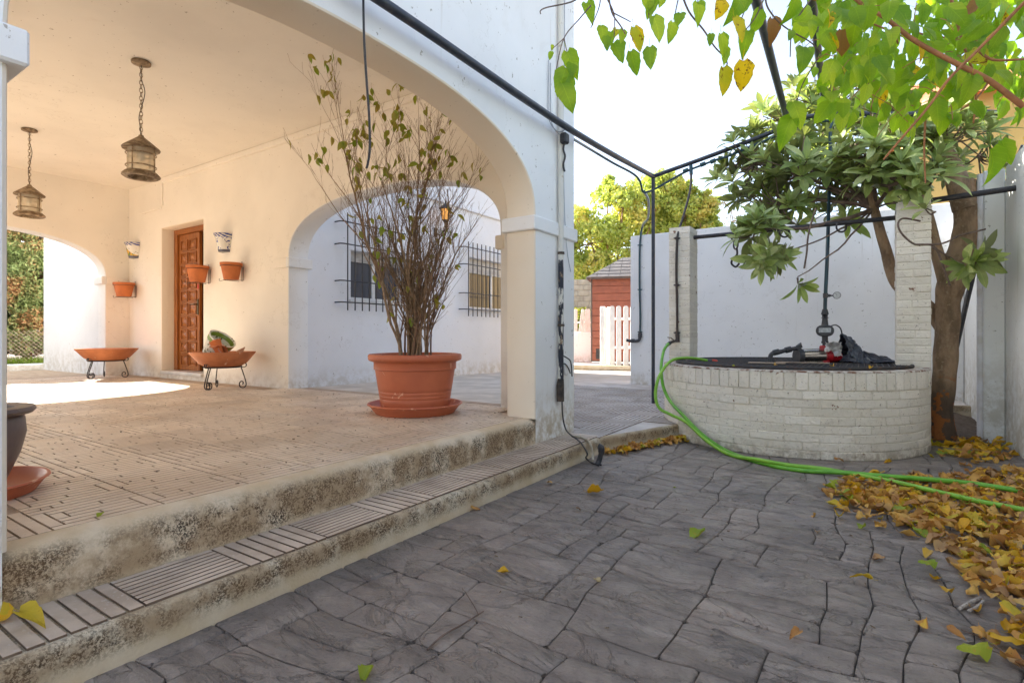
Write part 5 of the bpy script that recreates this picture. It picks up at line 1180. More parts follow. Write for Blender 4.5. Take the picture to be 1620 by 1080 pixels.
# boughs joining the visible branches to the trunk, above the frame
for e in ((1640, 172, 1.88), (1660, -20, 1.68)):
    q_ = Pd(*e); bough(jt(spline([V((.62, .3, 3.05)), (V((.62, .3, 3.05))+q_)/2+V((.05, 0, .12)), q_], 8), .01), [.035-.001*i for i in range(17)], 1)
for e in ((1300, -60, 2.5), (1078, -10, 2.4), (960, -20, 2.3), (1209, -10, 2.3), (1036, -20, 2.4), (1190, -10, 2.4), (1503, -10, 2.2), (930, -30, 2.2)):
    q_ = Pd(*e); t_ = V((.62, .3, 3.1)); bough(jt(spline([t_, V(((q_.x+t_.x)/2, (q_.y+t_.y)/2, 3.25)), q_+V((0, 0, .22)), q_], 8), .01), [.02-.0006*i for i in range(25)], 1)
rm = random.Random(17)
sky_leaves = [(928, 20, 30, 'g'), (1036, 12, 32, 'g'), (951, 54, 26, 'g'), (975, 55, 17, 'y'), (1003, 62, 36, 'm'), (1034, 45, 38, 'g'), (998, 100, 36, 'g'), (1028, 92, 34, 'g'), (972, 86, 34, 'g'), (958, 70, 24, 'g'), (1064, 52, 32, 'g'), (1077, 33, 24, 'g'), (1024, 3, 28, 'g'),
              (1104, 19, 30, 'g'), (1144, 16, 34, 'y'), (1162, 48, 38, 'y'), (1141, 70, 32, 'g'), (1144, 88, 32, 'g'), (1145, 127, 40, 'm'), (1176, 118, 42, 'y'), (1184, 66, 34, 'g'), (1176, 14, 46, 'g'), (1202, 33, 34, 'g'), (1222, 47, 34, 'b'), (898, 101, 38, 'g'), (895, 128, 40, 'g'), (889, 155, 44, 'g'), (903, 138, 32, 'g'), (905, 112, 28, 'g'),
              (1254, 183, 42, 'g'), (1252, 208, 44, 'g'), (1568, 263, 54, 'g'), (1585, 243, 40, 'g'), (1167, 0, 36, 'g'), (1125, 64, 20, 'g'), (1273, 45, 36, 'g'), (1300, 30, 50, 'g'), (1270, 95, 40, 'g'), (1049, 4, 22, 'g'), (980, 78, 28, 'g'), (985, 60, 24, 'g'), (966, 62, 22, 'g'), (874, 75, 8, 'g'), (873, 88, 12, 'g')]
right_ = V((cT, sT, 0)); back_ = V((sT, -cT, 0))
def hang(px, py, sz, D, lib, rr, droop=1., wide=.8):
    L = sz/FP*D; p_ = Pd(px, py, D)+V((0, 0, L*.5))
    td = right_*rr.uniform(-.45, .45)+back_*rr.uniform(-.3, .5)+V((0, 0, -droop)); nrm = back_+right_*rr.uniform(-1, 1)*wide+V((0, 0, rr.uniform(-.1, .5)))
    k = rr.randrange(5); return k, leaf_mx(p_-V((0, 0, 0)), td, nrm, L/.10*1.03)
for (px, py, sz, c_) in sky_leaves:
    D = 2.2 if px < 915 else 2.35+rm.uniform(-.08, .08)
    k, mx = hang(px, py, sz*1.0, D, None, rm, 1., .4); link('leaf', {'g': ml, 'm': myl if c_ == 'm' and px < 0 else ml, 'y': myl, 'b': mbl}[c_][k] if c_ != 'm' else (myl[k] if rm.random() < .5 else ml[k]), mul, mx=mx)
poly = [(1238, 60), (1262, -20), (1660, -20), (1660, 215), (1600, 190), (1570, 160), (1530, 215), (1490, 205), (1440, 215), (1400, 190), (1370, 215), (1330, 195), (1300, 185), (1262, 160), (1285, 110)]
cnt = 0; rest = MB(); tot = 0
cand = []
while tot < 560:
    px, py = rm.uniform(1235, 1660), rm.uniform(-30, 225)
    if not inpoly(px, py, poly) or rm.random() > (.45 if py > 140 or px < 1300 else 1): continue
    cand.append((px, py, rm.uniform(1.9, 3.3))); tot += 1
for px, py, D in cand:
    k, mx = hang(px, py, rm.uniform(.058, .098)*FP/D, D, None, rm, rm.uniform(.2, 1)); rnd_ = rm.random()
    if D < 2.5 and cnt < 245: link('leaf', (myl if rnd_ < .06 else mbl if rnd_ < .075 else ml)[k], mul, mx=mx); cnt += 1
    else: rest.add([mx@v_ for v_ in mg[k][0]], mg[k][1], 0, mg[k][2])
for _ in range(70):       # the crown goes on above and behind the frame
    p_ = V((rm.uniform(-.9, 1.2), rm.uniform(-1.2, 2.2), rm.uniform(2.9, 3.7)))
    k = rm.randrange(5); mx = leaf_mx(p_, (rm.uniform(-.6, .6), rm.uniform(-.6, .6), -1), (rm.uniform(-1, 1), rm.uniform(-1, 1), .5), rm.uniform(.8, 1.2))
    rest.add([mx@v_ for v_ in mg[k][0]], mg[k][1], 0, mg[k][2])
tag(rest.build('foliage', m_mul, mul, 180), kind='stuff')
m = MB()
for _ in range(60):
    px, py = rm.uniform(1290, 1600), rm.uniform(-10, 170); D = rm.uniform(2.0, 2.8); p_ = Pd(px, py, D); q_ = p_+V((rm.uniform(-.12, .12), rm.uniform(-.12, .12), rm.uniform(-.16, .05)))
    m.tube([p_, p_.lerp(q_, .5)+V((0, 0, .015)), q_], .0016, 4, cap=False)
tag(m.build('fine_twigs', m_obark, mul, 60), kind='stuff')

# ---------------------------------------------------------------- fallen leaves
m_dry = leaf_mat('dry_leaf', [(.60, .32, .08), (.42, .20, .06), (.70, .43, .10), (.28, .14, .06), (.55, .36, .17), (.76, .52, .07)], .15, .6, (1.2, 1.1, .9), 7, ((.19, .07, .02), .60), (1.2, 1.0, .6))
m_dyel = leaf_mat('fallen_yellow_leaf', [(.68, .40, .02), (.62, .34, .015), (.55, .42, .03)], .2, .5, (1.1, 1.1, .8), 7, ((.30, .13, .02), .63), (1.2, 1.1, .6))
m_dgrn = leaf_mat('fallen_green_leaf', [(.26, .36, .03), (.38, .42, .03)], .25, .45, (1.2, 1.2, .9), 7, ((.45, .33, .03), .58))
dg = []
for k in range(7):
    v_, f_, u_ = leaf_geo(.092, [.068, .062, .07, .058, .066, .06, .072][k], 'heart', [-.25, .35, -.15, .45, -.35, .2, -.5][k], 0, [.45, -.3, .7, .35, .85, -.55, .4][k], rows=7, cols=4, seed=k+20, wav=[.08, .13, .07, .12, .10, .15, .11][k])
    zm = min(q_.z for q_ in v_); v_ = [q_-V((0, .045, zm)) for q_ in v_]; dg.append((v_, f_, u_))
dm = {c_: [MB().add(v_, f_, 0, u_).mesh('fallen_leaf', mt, 180) for v_, f_, u_ in dg] for c_, mt in (('d', m_dry), ('y', m_dyel), ('g', m_dgrn))}
rd = random.Random(8)
def flat_mx(x, y, z, s=1., tilt=.25):
    return M4.Translation((x, y, z))@M4.Rotation(rd.uniform(0, 2*pi), 4, 'Z')@M4.Rotation(rd.gauss(0, tilt), 4, 'X')@M4.Rotation(rd.gauss(0, tilt), 4, 'Y')@M4.Scale(s, 4)
heap = [(1300, 768), (1350, 752), (1430, 758), (1500, 756), (1560, 748), (1640, 745), (1700, 900), (1640, 1100), (1600, 1050), (1585, 985), (1530, 925), (1500, 880), (1440, 838), (1380, 826), (1318, 808)]
heap2 = [(1470, 705), (1600, 700), (1612, 722), (1560, 745), (1500, 738)]
places = []
def fill(poly, n, zmax, zoff=0., dens=1):
    k = 0; tries = 0
    while k < n and tries < 200000:
        tries += 1; x, y = rd.uniform(-1.8, .97), rd.uniform(1.0, 6.5); q_ = proj((x, y, 0))
        if not inpoly(q_[0], q_[1], poly): continue
        e = min(1, sum(inpoly(q_[0]+dx, q_[1]+dy, poly) for dx, dy in ((-28, 0), (28, 0), (0, 18), (0, -18)))/4)
        if rd.random() > e**1.2: continue
        places.append((x, y, zoff+rd.random()**1.5*zmax*e, rd.choice((.4, .55, .65, .75, .9)))); k += 1
fill(heap, 980, .018); fill(heap2, 90, .02)
for _ in range(150):       # drift along the terrace kerb
    t_ = rd.random(); q_ = edge[0].lerp(edge[2], t_) if t_ < 1 else edge[2]
    i = t_*2; q_ = (edge[0].lerp(edge[1], i) if i < 1 else edge[1].lerp(edge[2], i-1)); places.append((q_.x+.035+abs(rd.gauss(0, .045)), q_.y-rd.uniform(.0, .05), rd.random()*.02, rd.uniform(.45, .8)))
for _ in range(26):
    a = rd.uniform(-.9, 1.2)-pi/2; places.append((WX+(WR+.05+abs(rd.gauss(0, .05)))*cos(a), WY+(WR+.05+abs(rd.gauss(0, .05)))*sin(a), .0, rd.uniform(.5, .9))) if rd.random() < .35 else None
for _ in range(40): places.append((rd.uniform(.35, .95), rd.uniform(5.4, 6.3), rd.random()*.03, rd.uniform(.7, 1.1)))
for _ in range(30):
    a = rd.uniform(0, 1); q_ = Pz(1290+a*310+rd.gauss(0, 40), 800+a*a*230+rd.gauss(20, 28), 0); places.append((q_.x, q_.y, 0, rd.uniform(.35, .8))) if q_.x < .9 else None
places = [p_ for p_ in places if p_ is not None]
places.sort(key=lambda p_: proj((p_[0], p_[1], 0))[2]-p_[2]*12)
rest = {'d': MB(), 'y': MB(), 'g': MB()}; cnt = 0
for i, (x, y, z, s_) in enumerate(places):
    r_ = rd.random(); c_ = 'y' if r_ < (.6 if y > 5.2 and x > .2 else .24) else 'g' if r_ > .975 else 'd'; k = rd.randrange(7)
    mx = flat_mx(x, y, z+.004, s_, .24)
    if cnt < 255 and c_ != 'g':
        o = link('fallen_leaf', dm[c_][k], mx=mx); tag(o, 'curled dry leaf among the fallen leaves heaped along the hose', 'leaf', 'dry leaves heaped along the hose'); cnt += 1
    else: rest[c_].add([mx@v_ for v_ in dg[k][0]], dg[k][1], 0, dg[k][2])
for c_, mt in (('d', m_dry), ('y', m_dyel), ('g', m_dgrn)): tag(rest[c_].build('leaf_litter', mt, None, 180), 'dense litter of dry fallen leaves on the paving', 'leaf litter', kind='stuff')
singles = [(942, 781, 0, 'y', 'yellow fallen leaf lying alone on the paving near the end of the step', .95, 4), (795, 905, 0, 'y', 'small yellow leaf on the dark paving out from the middle of the step', .5, 0), (1106, 846, 0, 'g', 'yellow-green leaf lying flat in the middle of the paving', .95, 0), (1256, 1009, 0, 'd', 'small orange-brown leaf on the paving near the bottom edge', .5, 3),
           (582, 1066, 0, 'g', 'bright green leaf cut by the bottom edge of the picture', .62, 2), (1539, 1037, 0, 'g', 'long yellow-green leaf on the paving below the leaf heap', .9, 5), (1312, 771, 0, 'g', 'green leaf on the paving just in front of the leaf heap by the hose', .7, 2), (1466, 896, .02, 'g', 'pale green leaf at the near tip of the leaf heap', .7, 5),
           (752, 806, 0, 'd', 'olive leaf curled at the foot of the step', .55, 1), (915, 807, 0, 'd', 'tiny brown leaf fragment between the two yellow leaves', .3, 3), (1068, 771, 0, 'g', 'tiny pale green leaf fragment on the paving', .22, 0), (160, 814, Z2, 'g', 'tiny green leaf on the porch tiles near the edge', .3, 0), (870, 765, 0, 'd', 'narrow olive leaf lying along the foot of the step', .6, 1)]
for px, py, z, c_, lab_, s_, k in singles:
    q_ = Pz(px, py, z+.004); o = link('fallen_leaf', dm[c_][k], mx=flat_mx(q_.x, q_.y, z+.003, s_, .1)); tag(o, lab_, 'leaf', 'single leaves lying on the courtyard floor')
for px, py, c_, s_, lab_ in ((1226, 578, 'd', .45, 'small orange leaf caught on the well cover beside the thin board'), (1318, 580, 'y', .5, 'crumpled yellow leaf on the well cover just below the red pump'), (1378, 583, 'y', .45, 'yellow leaf on the well cover in front of the dark rag'), (1160, 579, 'g', .22, 'tiny green leaf scrap on the well cover near the red nozzle')):
    q_ = Pz(px, py, WH+.03); o = link('fallen_leaf', dm[c_][2], mx=flat_mx(q_.x, q_.y, WH+.032, s_, .3)); tag(o, lab_, 'leaf', 'leaves on the well cover')
q_ = Pz(52, 990, Z1+.01); o = link('fallen_leaf', dm['y'][3], mx=M4.Translation((q_.x, q_.y, Z1+.008))@M4.Rotation(R_(-70), 4, 'Z')@M4.Rotation(.12, 4, 'Y')@M4.Scale(.95, 4)); tag(o, 'curled mustard yellow leaf on the ribbed step at the near end', 'leaf', 'leaves on the step')
q_ = Pz(20, 975, Z1+.01); o = link('fallen_leaf', dm['y'][6], mx=M4.Translation((q_.x-.02, q_.y, Z1+.01))@M4.Rotation(R_(-60), 4, 'Z')@M4.Rotation(.9, 4, 'Y')@M4.Scale(.8, 4)); tag(o, 'folded yellow leaf standing against the riser at the near end of the step', 'leaf', 'leaves on the step')
# dry debris specks
m = MB()
for _ in range(420):
    zz = rd.random()
    if zz < .45: x, y, z = rd.uniform(-5.5, XF-.1), rd.uniform(.5, 3.8), Z2
    elif zz < .6: x, y, z = FX+rd.gauss(0, .4), FY+rd.gauss(-.25, .3), Z2
    else: x, y, z = rd.uniform(-1.8, .9), rd.uniform(.8, 5.5), 0
    if z == Z2 and (y > 3.8 or x > XF-.09): continue
    a = rd.uniform(0, 6.3); L = rd.uniform(.004, .016); m.tube([(x, y, z+.004), (x+L*cos(a), y+L*sin(a), z+.006)], rd.uniform(.001, .003), 4)
tag(m.build('debris', pm('dry_debris', (.10, .06, .035), (.35, .28, .2), 80, .9, 0), None, 0), 'scattered dry crumbs and bits of bark on the floors', 'debris', kind='stuff')
m = MB(); m.tube(spline([Pz(676, 1027, .006), Pz(700, 1005, .012), Pz(735, 985, .010), Pz(765, 966, .006)], 5), [.0035-.0001*i for i in range(16)], 6); m.tube(spline([Pz(757, 972, .009), Pz(750, 958, .014), Pz(735, 934, .006)], 4), .0016, 5); tag(m.build('dry_stick', m_tw2), 'thin forked dry stick lying on the dark paving', 'stick')
m = MB(); m.tube(spline([Pz(1520, 995, .006), Pz(1560, 1012, .01), Pz(1600, 1040, .012), Pz(1640, 1075, .008)], 5), .0025, 6); m.tube(spline([Pz(1560, 1025, .006), Pz(1600, 1040, .02), Pz(1615, 1050, .006)], 4), .0018, 5); tag(m.build('dry_stick', m_tw2), 'long thin curved stick at the near corner of the leaf heap', 'stick')
m = MB(); m.tube(spline([Pz(1518, 962, .008), Pz(1535, 952, .012), Pz(1552, 945, .008)], 6), [.005+.002*(i % 2) for i in range(13)], 6); m.tube(spline([Pz(1532, 966, .008), Pz(1545, 960, .012), Pz(1556, 950, .008)], 6), [.004+.002*(i % 2) for i in range(13)], 6)
tag(m.build('catkin', pm('grey_catkin', (.5, .46, .42), (.3, .26, .22), 60, .9, .5)), 'pale grey withered catkins beside the leaf heap', 'catkin')
m = MB(); q_ = Pz(947, 918, .006); m.lathe([(0, -.006), (.009, -.003), (.011, .004), (.007, .01), (0, .012)], 8, (q_.x, q_.y, .008)); m.tube([q_, q_+V((-.02, .0, .004))], .003, 5); tag(m.build('seed_pod', pm('tan_pod', (.5, .4, .22), None, 40, .7, .3)), 'small tan seed pod alone on the paving', 'seed pod')
# soil and roots at the foot of the tree
m = MB(); vs = []; nn = 26
for i in range(nn+1):
    for j in range(nn+1):
        x = .22+.77*i/nn; y = 5.9+2.3*j/nn; z = -.02+.10*sin(pi*min(1, i/nn*.9+.05))*(.4+.6*j/nn)*(1 if j else 0)+NZ.noise(V((x*7, y*7, 0)))*.025; vs.append((x, y, max(-.02, z)))
m.add(vs, [(i*(nn+1)+j, (i+1)*(nn+1)+j, (i+1)*(nn+1)+j+1, i*(nn+1)+j+1) for i in range(nn) for j in range(nn)]); tag(m.build('soil_bed', m_soil, None, 60), 'dark soil at the foot of the tree', kind='structure')

# ---------------------------------------------------------------- the yard beyond the gate
YG = .10
m = MB(); m.box(-30, 9.41, YG+.004, 30, 40, YG+.008); tag(m.build('yard', pm('pale_yard_concrete', (.46, .42, .38), (.38, .34, .30), 2, .85, .3, 40), None, 0), 'pale concrete yard beyond the courtyard', kind='structure')
ka = Pz(896, 584.5, YG+.01); kb = Pz(1010, 587, YG+.01)
def wallseg(mb_, a, b, t, z0, z1, c=.01):
    d = (b-a); L = d.length; mx = M4.Translation((a.x, a.y, 0))@M4.Rotation(atan2(d.y, d.x), 4, 'Z'); mb_.cbox(0, 0, z0, L, t, z1, c, mx=mx); return mx, L
m = MB(); d_ = (kb-ka).normalized(); wallseg(m, ka-d_*3, kb+d_*2, .15, 0, YG+.13); tag(m.build('yard_kerb', m_kerb, None, 0), 'low crumbling kerb across the far yard', 'kerb')
Dw = 17.0
a = Pd(860, 560, Dw); b = Pd(936, 560, Dw-.3)
m = MB(); wallseg(m, V((a.x, a.y, 0)), V((b.x, b.y, 0)), .15, 0, Pd(900, 525, Dw).z); tag(m.build('low_wall', m_gwall, None, 0), 'low white wall under the picket fence in the far yard', 'wall')
m_pick = pm('white_painted_picket', (.78, .78, .77), (.70, .69, .67), 8, .5, .1)
def picket(h, w_, name):
    m = MB(); n = 8; pr = [(-w_/2, 0), (w_/2, 0)]+[(w_/2*cos(pi*k/n), h-w_*.5+w_*.5*sin(pi*k/n)) for k in range(n+1)]
    k = len(pr); m.add([(x, 0, z) for x, z in pr]+[(x, .02, z) for x, z in pr], [tuple(range(k)), tuple(range(k, 2*k))[::-1]]+[(i, (i+1) % k, k+(i+1) % k, k+i) for i in range(k)])
    return m.mesh(name, m_pick, 40)
ft = thing('picket_fence', 'short white picket fence on the low wall left of the red shed', 'fence', Pd(915, 525, Dw-.2))
zf = Pd(900, 525, Dw).z; pk = picket(.72, .095, 'picket')
for i, px in enumerate((896, 905, 911, 918, 922, 927, 932)):
    q_ = Pd(px, 525, Dw-.25); link('picket', pk, ft, mx=M4.Translation((q_.x, q_.y, zf))@M4.Rotation(TH, 4, 'Z')@M4.Rotation([0, 0, .0, .12, 0, .03, -.02][i], 4, 'Y'))
m = MB(); a, b = Pd(890, 510, Dw-.21), Pd(935, 510, Dw-.21); m.tube([a, b], .03, 4); m.build('rail', m_pick, ft)
# block wall and garden behind
bw = thing('block_wall', 'unpainted concrete block wall at the end of the yard', 'wall', Pd(915, 500, 19))
m_blk = pm('concrete_block', (.42, .41, .36), (.33, .32, .28), 6, .9, .5, 40, rnd=.12); bD = 19.0
a = Pd(870, 500, bD); zt_ = Pd(900, 442, bD).z; bl_ = .39; bh = .195
me = MB().cbox(-bl_/2+.006, -.08, .006, bl_/2-.006, .08, bh-.006, .012).mesh('block', m_blk, 0)
m = MB(); m.box(-.2, -.06, 0, 3.0, .06, zt_-.02, mx=M4.Translation((a.x, a.y, 0))@M4.Rotation(TH, 4, 'Z')); m.build('mortar', pm('grey_mortar', (.36, .35, .32), None, 9, .95, .3), bw, 0)
for j in range(12):
    for i in range(8):
        x = i*bl_+(.195 if j % 2 else 0); link('block', me, bw, mx=M4.Translation((a.x+cos(TH)*x, a.y+sin(TH)*x, zt_-(j+1)*bh))@M4.Rotation(TH, 4, 'Z'))
# red shed
SD = 14.6
shed = thing('garden_shed', 'small red boarded shed with a grey shingle roof', 'shed', Pd(960, 570, SD))
m_red2 = pm('red_brown_boards', (.28, .085, .048), (.23, .07, .04), 6, .6, .2, 60); m_sh = pm('grey_shingle', (.15, .14, .14), (.11, .105, .11), 5, .85, .5, 60, rnd=.2)  # board and shingle colours darkened to stand in for shade on the shed
ang = TH-R_(14); s0 = Pd(936, 569, SD); Wd = 2.0; ze = Pd(936, 441, SD).z; SM = M4.Translation((s0.x, s0.y, 0))@M4.Rotation(ang, 4, 'Z')
z0 = Pd(936, 570, SD).z; m = MB(); m.box(.01, .02, z0, Wd-.01, 1.5, ze-.02, mx=SM); m.build('shed_body', m_red2, shed, 0)
nb_ = 11; bh = (ze-z0)/nb_; bme = MB().cbox(0, -.012, .004, Wd, .02, bh-.004, .006).mesh('board', m_red2, 0)
for k in range(nb_): link('board', bme, shed, mx=SM@M4.Translation((0, 0, z0+k*bh)))
bme2 = MB().cbox(-.012, .03, .004, .01, 1.5, bh-.004, .006).mesh('board', m_red2, 0)
for k in range(nb_): link('board', bme2, shed, mx=SM@M4.Translation((0, 0, z0+k*bh)))
m = MB(); m.cbox(.12, -.016, z0+.04, .36, -.011, z0+.32, .001, mx=SM); m.build('vent_opening', m_iron, shed, 0)
m = MB(); m.cbox(-.03, -.03, z0-.03, Wd, .0, z0+.0, .004, mx=SM); m.cbox(-.13, -.17, ze-.03, Wd+.15, -.15, ze+.035, .004, mx=SM); m.cbox(-.02, -.02, z0, .02, -.01, ze, .003, mx=SM); m.build('trim', pm('dark_trim', (.10, .07, .06), None, 9, .7, .1), shed, 0)
rise = .62; run = .85; sl_ = sqrt(rise**2+run**2); hip = .95
for j in range(6):
    u0, u1 = j/6, (j+1)/6
    x0_ = -.14+hip*u0; n_ = 7
    for i in range(n_+1):
        w_ = .30; xa = x0_+(i-(.5 if j % 2 else 0))*w_; xa2 = max(xa, x0_); xb = xa+w_-.012
        if xb <= xa2+.04 or xa2 > Wd+.2: continue
        m = MB(); m.add([SM@V((xa2, -.16+run*u0, ze+rise*u0+.028)), SM@V((xb, -.16+run*u0, ze+rise*u0+.028)), SM@V((xb, -.16+run*(u1+.02), ze+rise*(u1+.02)+.012)), SM@V((xa2+(hip/6 if xa2 == x0_ else 0), -.16+run*(u1+.02), ze+rise*(u1+.02)+.012)),
                         SM@V((xa2, -.16+run*u0, ze+rise*u0+.0)), SM@V((xb, -.16+run*u0, ze+rise*u0+.0))], [(0, 1, 2, 3), (4, 5, 1, 0)]); m.build('shingle', m_sh, shed, 0)
m = MB(); m.add([SM@V(q_) for q_ in ((-.14, -.16, ze), (Wd+.2, -.16, ze), (Wd+.2, -.16+run, ze+rise), (-.14+hip, -.16+run, ze+rise), (-.14, 1.55, ze), (Wd+.2, 1.55, ze), (-.14+hip, .71, ze+rise))], [(0, 1, 2, 3), (0, 3, 6, 4), (3, 2, 5, 4)]); m.build('roof', m_sh, shed, 0)
# white gate standing open
GD = 13.0; gt = thing('picket_gate', 'white picket gate with rounded tops standing open before the red shed', 'gate', Pd(975, 575, GD))
zg0 = Pd(975, 578, GD).z; gh = Pd(975, 483.5, GD).z-zg0; pk = picket(gh, .115, 'picket')
for i, (px, dd) in enumerate(((955, .25), (962, .5), (968.5, 0), (979, 0), (990.5, 0), (1001, 0), (1012, 0))):
    q_ = Pd(px, 575, GD+dd); link('picket', pk, gt, mx=M4.Translation((q_.x, q_.y, zg0))@M4.Rotation(TH+(.0 if i > 1 else -1.0), 4, 'Z'))
for zz in (.30, .78):
    m = MB(); a = Pd(966, 575, GD+.02); b = Pd(1016, 575, GD+.02); a.z = b.z = zg0+gh*zz; m.tube([a+V((-sT, cT, 0))*.035, b+V((-sT, cT, 0))*.035], .035, 4); m.build('rail', m_pick, gt)
m = MB(); q_ = Pd(953.5, 575, GD+.1); m.cbox(q_.x-.05, q_.y-.05, YG, q_.x+.05, q_.y+.05, zg0+gh*.99, .01); m.build('gate_post', m_pick, gt)

# ---------------------------------------------------------------- far trees (small leaf faces)
def leafcloud(name, clumps, size, mat, parent, seed, elong=1.6):
    # clumps: (centre, radius xyz, n)
    r = np.random.default_rng(seed); P = []
    for c, rad, n in clumps:
        d = r.normal(size=(n, 3)); d /= np.linalg.norm(d, axis=1)[:, None]; rr_ = r.uniform(.25, 1, n)**.45
        P.append(np.array(c)+d*rr_[:, None]*np.array(rad))
    P = np.concatenate(P); n = len(P); s_ = size*r.uniform(.6, 1.3, n)
    a = r.normal(size=(n, 3)); a /= np.linalg.norm(a, axis=1)[:, None]; b = np.cross(a, r.normal(size=(n, 3))); b /= np.linalg.norm(b, axis=1)[:, None]
    a = a*s_[:, None]*elong*.5; b = b*s_[:, None]*.5
    v = np.stack([P-a, P+b*.9, P+a, P-b*.9], 1).reshape(-1, 3)
    me = bpy.data.meshes.new(name); me.vertices.add(4*n); me.vertices.foreach_set('co', v.ravel()); me.loops.add(4*n); me.polygons.add(n)
    me.loops.foreach_set('vertex_index', np.arange(4*n)); me.polygons.foreach_set('loop_start', np.arange(0, 4*n, 4)); me.polygons.foreach_set('loop_total', np.full(n, 4))
    me.materials.append(mat); me.update(); me.validate(); o = link(name, me, parent); tag(o, kind='stuff'); return o
def foliage(name, cols, sc=.6, tr=.35, rough=.6):
    t = NT(name); cr = t.n.new('ShaderNodeValToRGB'); n = t.math('ADD', t.math('MULTIPLY', t.noise(sc, 3), .75), t.math('MULTIPLY', t.noise(sc*14, 2), .45)); t.l.new(t.math('SUBTRACT', n, .1), cr.inputs[0]); e = cr.color_ramp.elements
    while len(e) < len(cols): e.new(.5)
    for i, c_ in enumerate(cols): e[i].position = .25+.5*i/(len(cols)-1); e[i].color = (*c_, 1)
    t.fin(cr.outputs[0], rough, 0, .3); tn = t.n.new('ShaderNodeBsdfTranslucent'); t.l.new(t.mix(1.0, cr.outputs[0], (1.4, 1.3, .6), 'MULTIPLY'), tn.inputs[0]); ms = t.n.new('ShaderNodeMixShader'); ms.inputs[0].default_value = tr
    t.l.new(t.b.outputs[0], ms.inputs[1]); t.l.new(tn.outputs[0], ms.inputs[2]); t.l.new(ms.outputs[0], t.out.inputs[0]); return t.m
m_yt = foliage('autumn_leaves', [(.28, .38, .09), (.44, .50, .15), (.36, .46, .12), (.60, .55, .18), (.46, .36, .14)], .8)
def far_tree(name, label, blobs, trunk_px, D, size, mat, seed, cnt=1.0, tr=.12):
    base = Pd(trunk_px, 530, D); base.z = YG; t = thing(name, label, 'tree', base); r = random.Random(seed); cl = []; m = MB()
    for (px, py, rp, dd) in blobs:
        c = Pd(px, py, D+dd); R = rp/FP*(D+dd); m.tube(jt(spline([base+V((0, 0, 1.2)), base.lerp(c, .6)+V((0, 0, .4)), c], 5), .08), [tr*.6*(1-.07*i) for i in range(11)], 6)
        for _ in range(int(13*cnt)):
            d = V((r.gauss(0, 1), r.gauss(0, 1), r.gauss(0, 1))).normalized()*R*r.uniform(.45, 1.0); q = r.uniform(.22, .42)*R
            cl.append(((c+d)[:], (q, q, q*.8), int(q*q*260*cnt/(size/.1)**2*1.0)+20)); 
            if r.random() < .5: m.tube([c, c+d], .02, 4, cap=False)
    m.tube(jt(spline([base+V((0, 0, -.1)), base+V((.05, 0, 1.2)), base+V((0, .1, 2.4))], 4), .05), [tr*1.3, tr*1.2, tr*1.15, tr*1.1, tr, tr, tr, tr*.9, tr*.8], 10); m.build('trunk', m_trunk, t, 60)
    leafcloud('crown', cl, size, mat, t, seed); return t
far_tree('autumn_tree', 'bushy tree with yellow-green autumn leaves just behind the shed', [(935, 385, 55, 0), (985, 330, 45, 0), (1030, 330, 50, .5), (930, 430, 40, -.5), (1000, 390, 60, 1), (900, 350, 30, .5), (1050, 300, 28, 0), (960, 305, 22, .3), (860, 400, 60, 0)], 965, 21, .11, m_yt, 31, 2.6)
far_tree('autumn_tree', 'bushy tree with yellow-green autumn leaves rising over the back wall', [(1075, 330, 38, 0), (1110, 340, 30, .5), (1095, 365, 40, 1), (1060, 380, 50, 1), (1125, 370, 28, 0), (1085, 300, 20, 0), (1070, 350, 45, 1), (1115, 325, 22, 0)], 1080, 21.5, .11, m_yt, 32, 2.6)
m_gt = foliage('grey_thin_leaves', [(.30, .26, .18), (.42, .38, .28)], 2)
far_tree('bare_tree', 'thin nearly leafless tree beside the long-leaved crown', [(1155, 330, 22, 0), (1160, 350, 26, 0), (1172, 310, 18, 0)], 1165, 20, .05, m_gt, 33, .25, .05)
m_hedge = foliage('scrub_behind', [(.10, .14, .03), (.20, .24, .04), (.30, .28, .06)], 2)
bush = thing('bush', 'green bush behind the far picket fence', 'bush', Pd(915, 520, 18.2)); c = Pd(912, 505, 18.2); leafcloud('foliage', [((c.x, c.y, c.z), (1.0, .4, .4), 1500)], .07, m_hedge, bush, 41)
m = MB(); m.tube([(c.x, c.y, YG), c], .03, 6); m.build('stem', m_tw2, bush)
# orange house behind
yh = thing('orange_house', 'orange rendered house behind the evergreen tree', 'house', (2.2, 12.6, 0)); m = MB()
q1 = Pd(1290, 290, 12.0); q2 = Pd(1345, 290, 11.5); m_or = pm('orange_render', (.62, .42, .14), (.56, .37, .12), 3, .85, .2)
m.box(.6, 12.5, 0, 7, 18, 5.2); m.build('wall', m_or, yh, 0)
m = MB(); m.add([(.3, 12.2, 5.15), (7.3, 12.2, 5.15), (7.3, 15.2, 6.6), (.3, 15.2, 6.6), (.3, 18.2, 5.15), (7.3, 18.2, 5.15)], [(0, 1, 2, 3), (3, 2, 5, 4)]); m.build('roof', m_terra, yh, 0)
for k in range(2):
    m = MB(); m.cbox(2.0+k*2.2, 12.46, 2.6, 2.9+k*2.2, 12.50, 3.9, .01); w_ = m.build('window', m_alu, yh, 0); m = MB(); m.box(2.08+k*2.2, 12.45, 2.68, 2.82+k*2.2, 12.459, 3.82); link('pane', m.mesh('pane', m_glass, 0), w_)
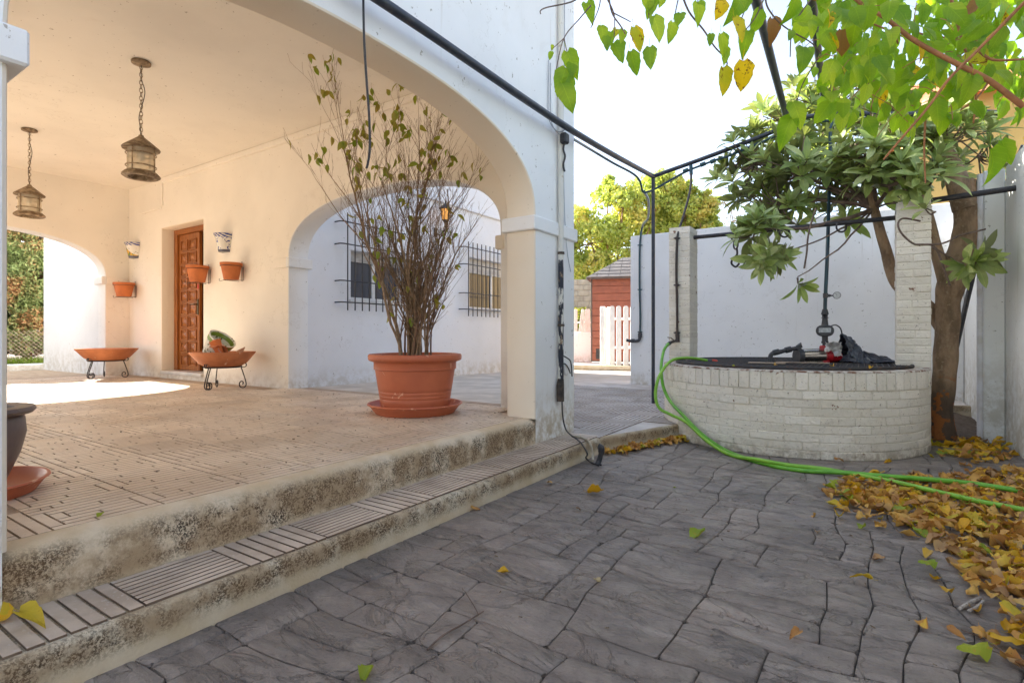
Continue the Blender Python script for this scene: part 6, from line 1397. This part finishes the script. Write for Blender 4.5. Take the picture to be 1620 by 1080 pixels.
# ---------------------------------------------------------------- garden beyond the far arch
m = MB(); m.add([(-13.08, -4, .40), (-13.08, 6, .40), (-40, 6, .40), (-40, -4, .40)], [(0, 1, 2, 3)]); tag(m.build('lawn_soil', m_soil, None, 0), 'soil of the raised garden', kind='structure')
r_ = np.random.default_rng(5); n = 9000; P = np.stack([r_.uniform(-14.8, -13.1, n), r_.uniform(0, 4.5, n), np.full(n, .40)], 1)
h = r_.uniform(.04, .16, n); th = r_.uniform(0, 2*pi, n); dx = np.stack([np.cos(th)*.006, np.sin(th)*.006, 0*th], 1); tipv = np.stack([r_.normal(0, .03, n), r_.normal(0, .03, n), h], 1)
v = np.stack([P-dx, P+dx, P+tipv], 1).reshape(-1, 3); me = bpy.data.meshes.new('grass'); me.from_pydata(v.tolist(), [], [(3*i, 3*i+1, 3*i+2) for i in range(n)])
me.materials.append(foliage('grass_blades', [(.10, .18, .02), (.20, .28, .03)], 3)); tag(link('grass', me), 'green grass growing behind the low white kerb', 'grass', kind='stuff')
m_con = foliage('conifer_foliage', [(.08, .13, .045), (.15, .21, .07), (.22, .26, .10), (.36, .18, .08), (.18, .10, .05)], 1.6, .15)
for i, (yy, lab_) in enumerate(((1.6, 'dense conifer with browning tips seen through the far arch beside the near pier'), (2.7, 'dense conifer with browning tips seen through the far arch beside the white boundary wall'), (.3, 'dense conifer of the hedge hidden mostly by the near pier'), (3.9, 'dense conifer of the hedge behind the white boundary wall'))):
    t = thing('conifer', lab_, 'tree', (-15.0, yy, .4), 'conifers of the garden hedge'); cl = []; rr_ = random.Random(50+i); m = MB()
    for _ in range(460):
        z = rr_.uniform(.65, 3.35); R = .78*(1-(z/5.2)**2); a = rr_.uniform(0, 2*pi); q = rr_.uniform(.13, .24); p_ = V((-15+R*cos(a)*1.1, yy+R*sin(a), z)); cl.append((p_[:], (q, q, q*.7), 190)); m.tube([(-15, yy, z-.2), p_], .010, 4, cap=False)
    m.tube([(-15, yy, .3), (-15, yy, 3.3)], [.09, .03], 8); m.build('trunk', m_trunk, t, 60); leafcloud('crown', cl, .045, m_con, t, 60+i, 2.2)
m = MB(); m_wire = pm('rusty_chain_link', (.42, .34, .26), (.3, .2, .13), 20, .6, 0)
fn = thing('wire_fence', 'low chain link fence in front of the conifer hedge', 'fence', (-13.6, 2, .4)); hF = .62; s_ = .075
for k in range(-10, 70):
    y0_ = -.5+k*s_; m.tube([(-13.6, y0_, .42), (-13.6, y0_+hF, .42+hF)], .0035, 3, cap=False); m.tube([(-13.604, y0_+hF, .42), (-13.604, y0_, .42+hF)], .0035, 3, cap=False)
tag(m.build('wire_mesh', m_wire, fn), kind='stuff')
for yy in (0.4, 2.35, 4.3):
    m = MB(); m.tube([(-13.6, yy, .35), (-13.6, yy, 1.10)], .022, 8); m.build('fence_post', m_wire, fn)
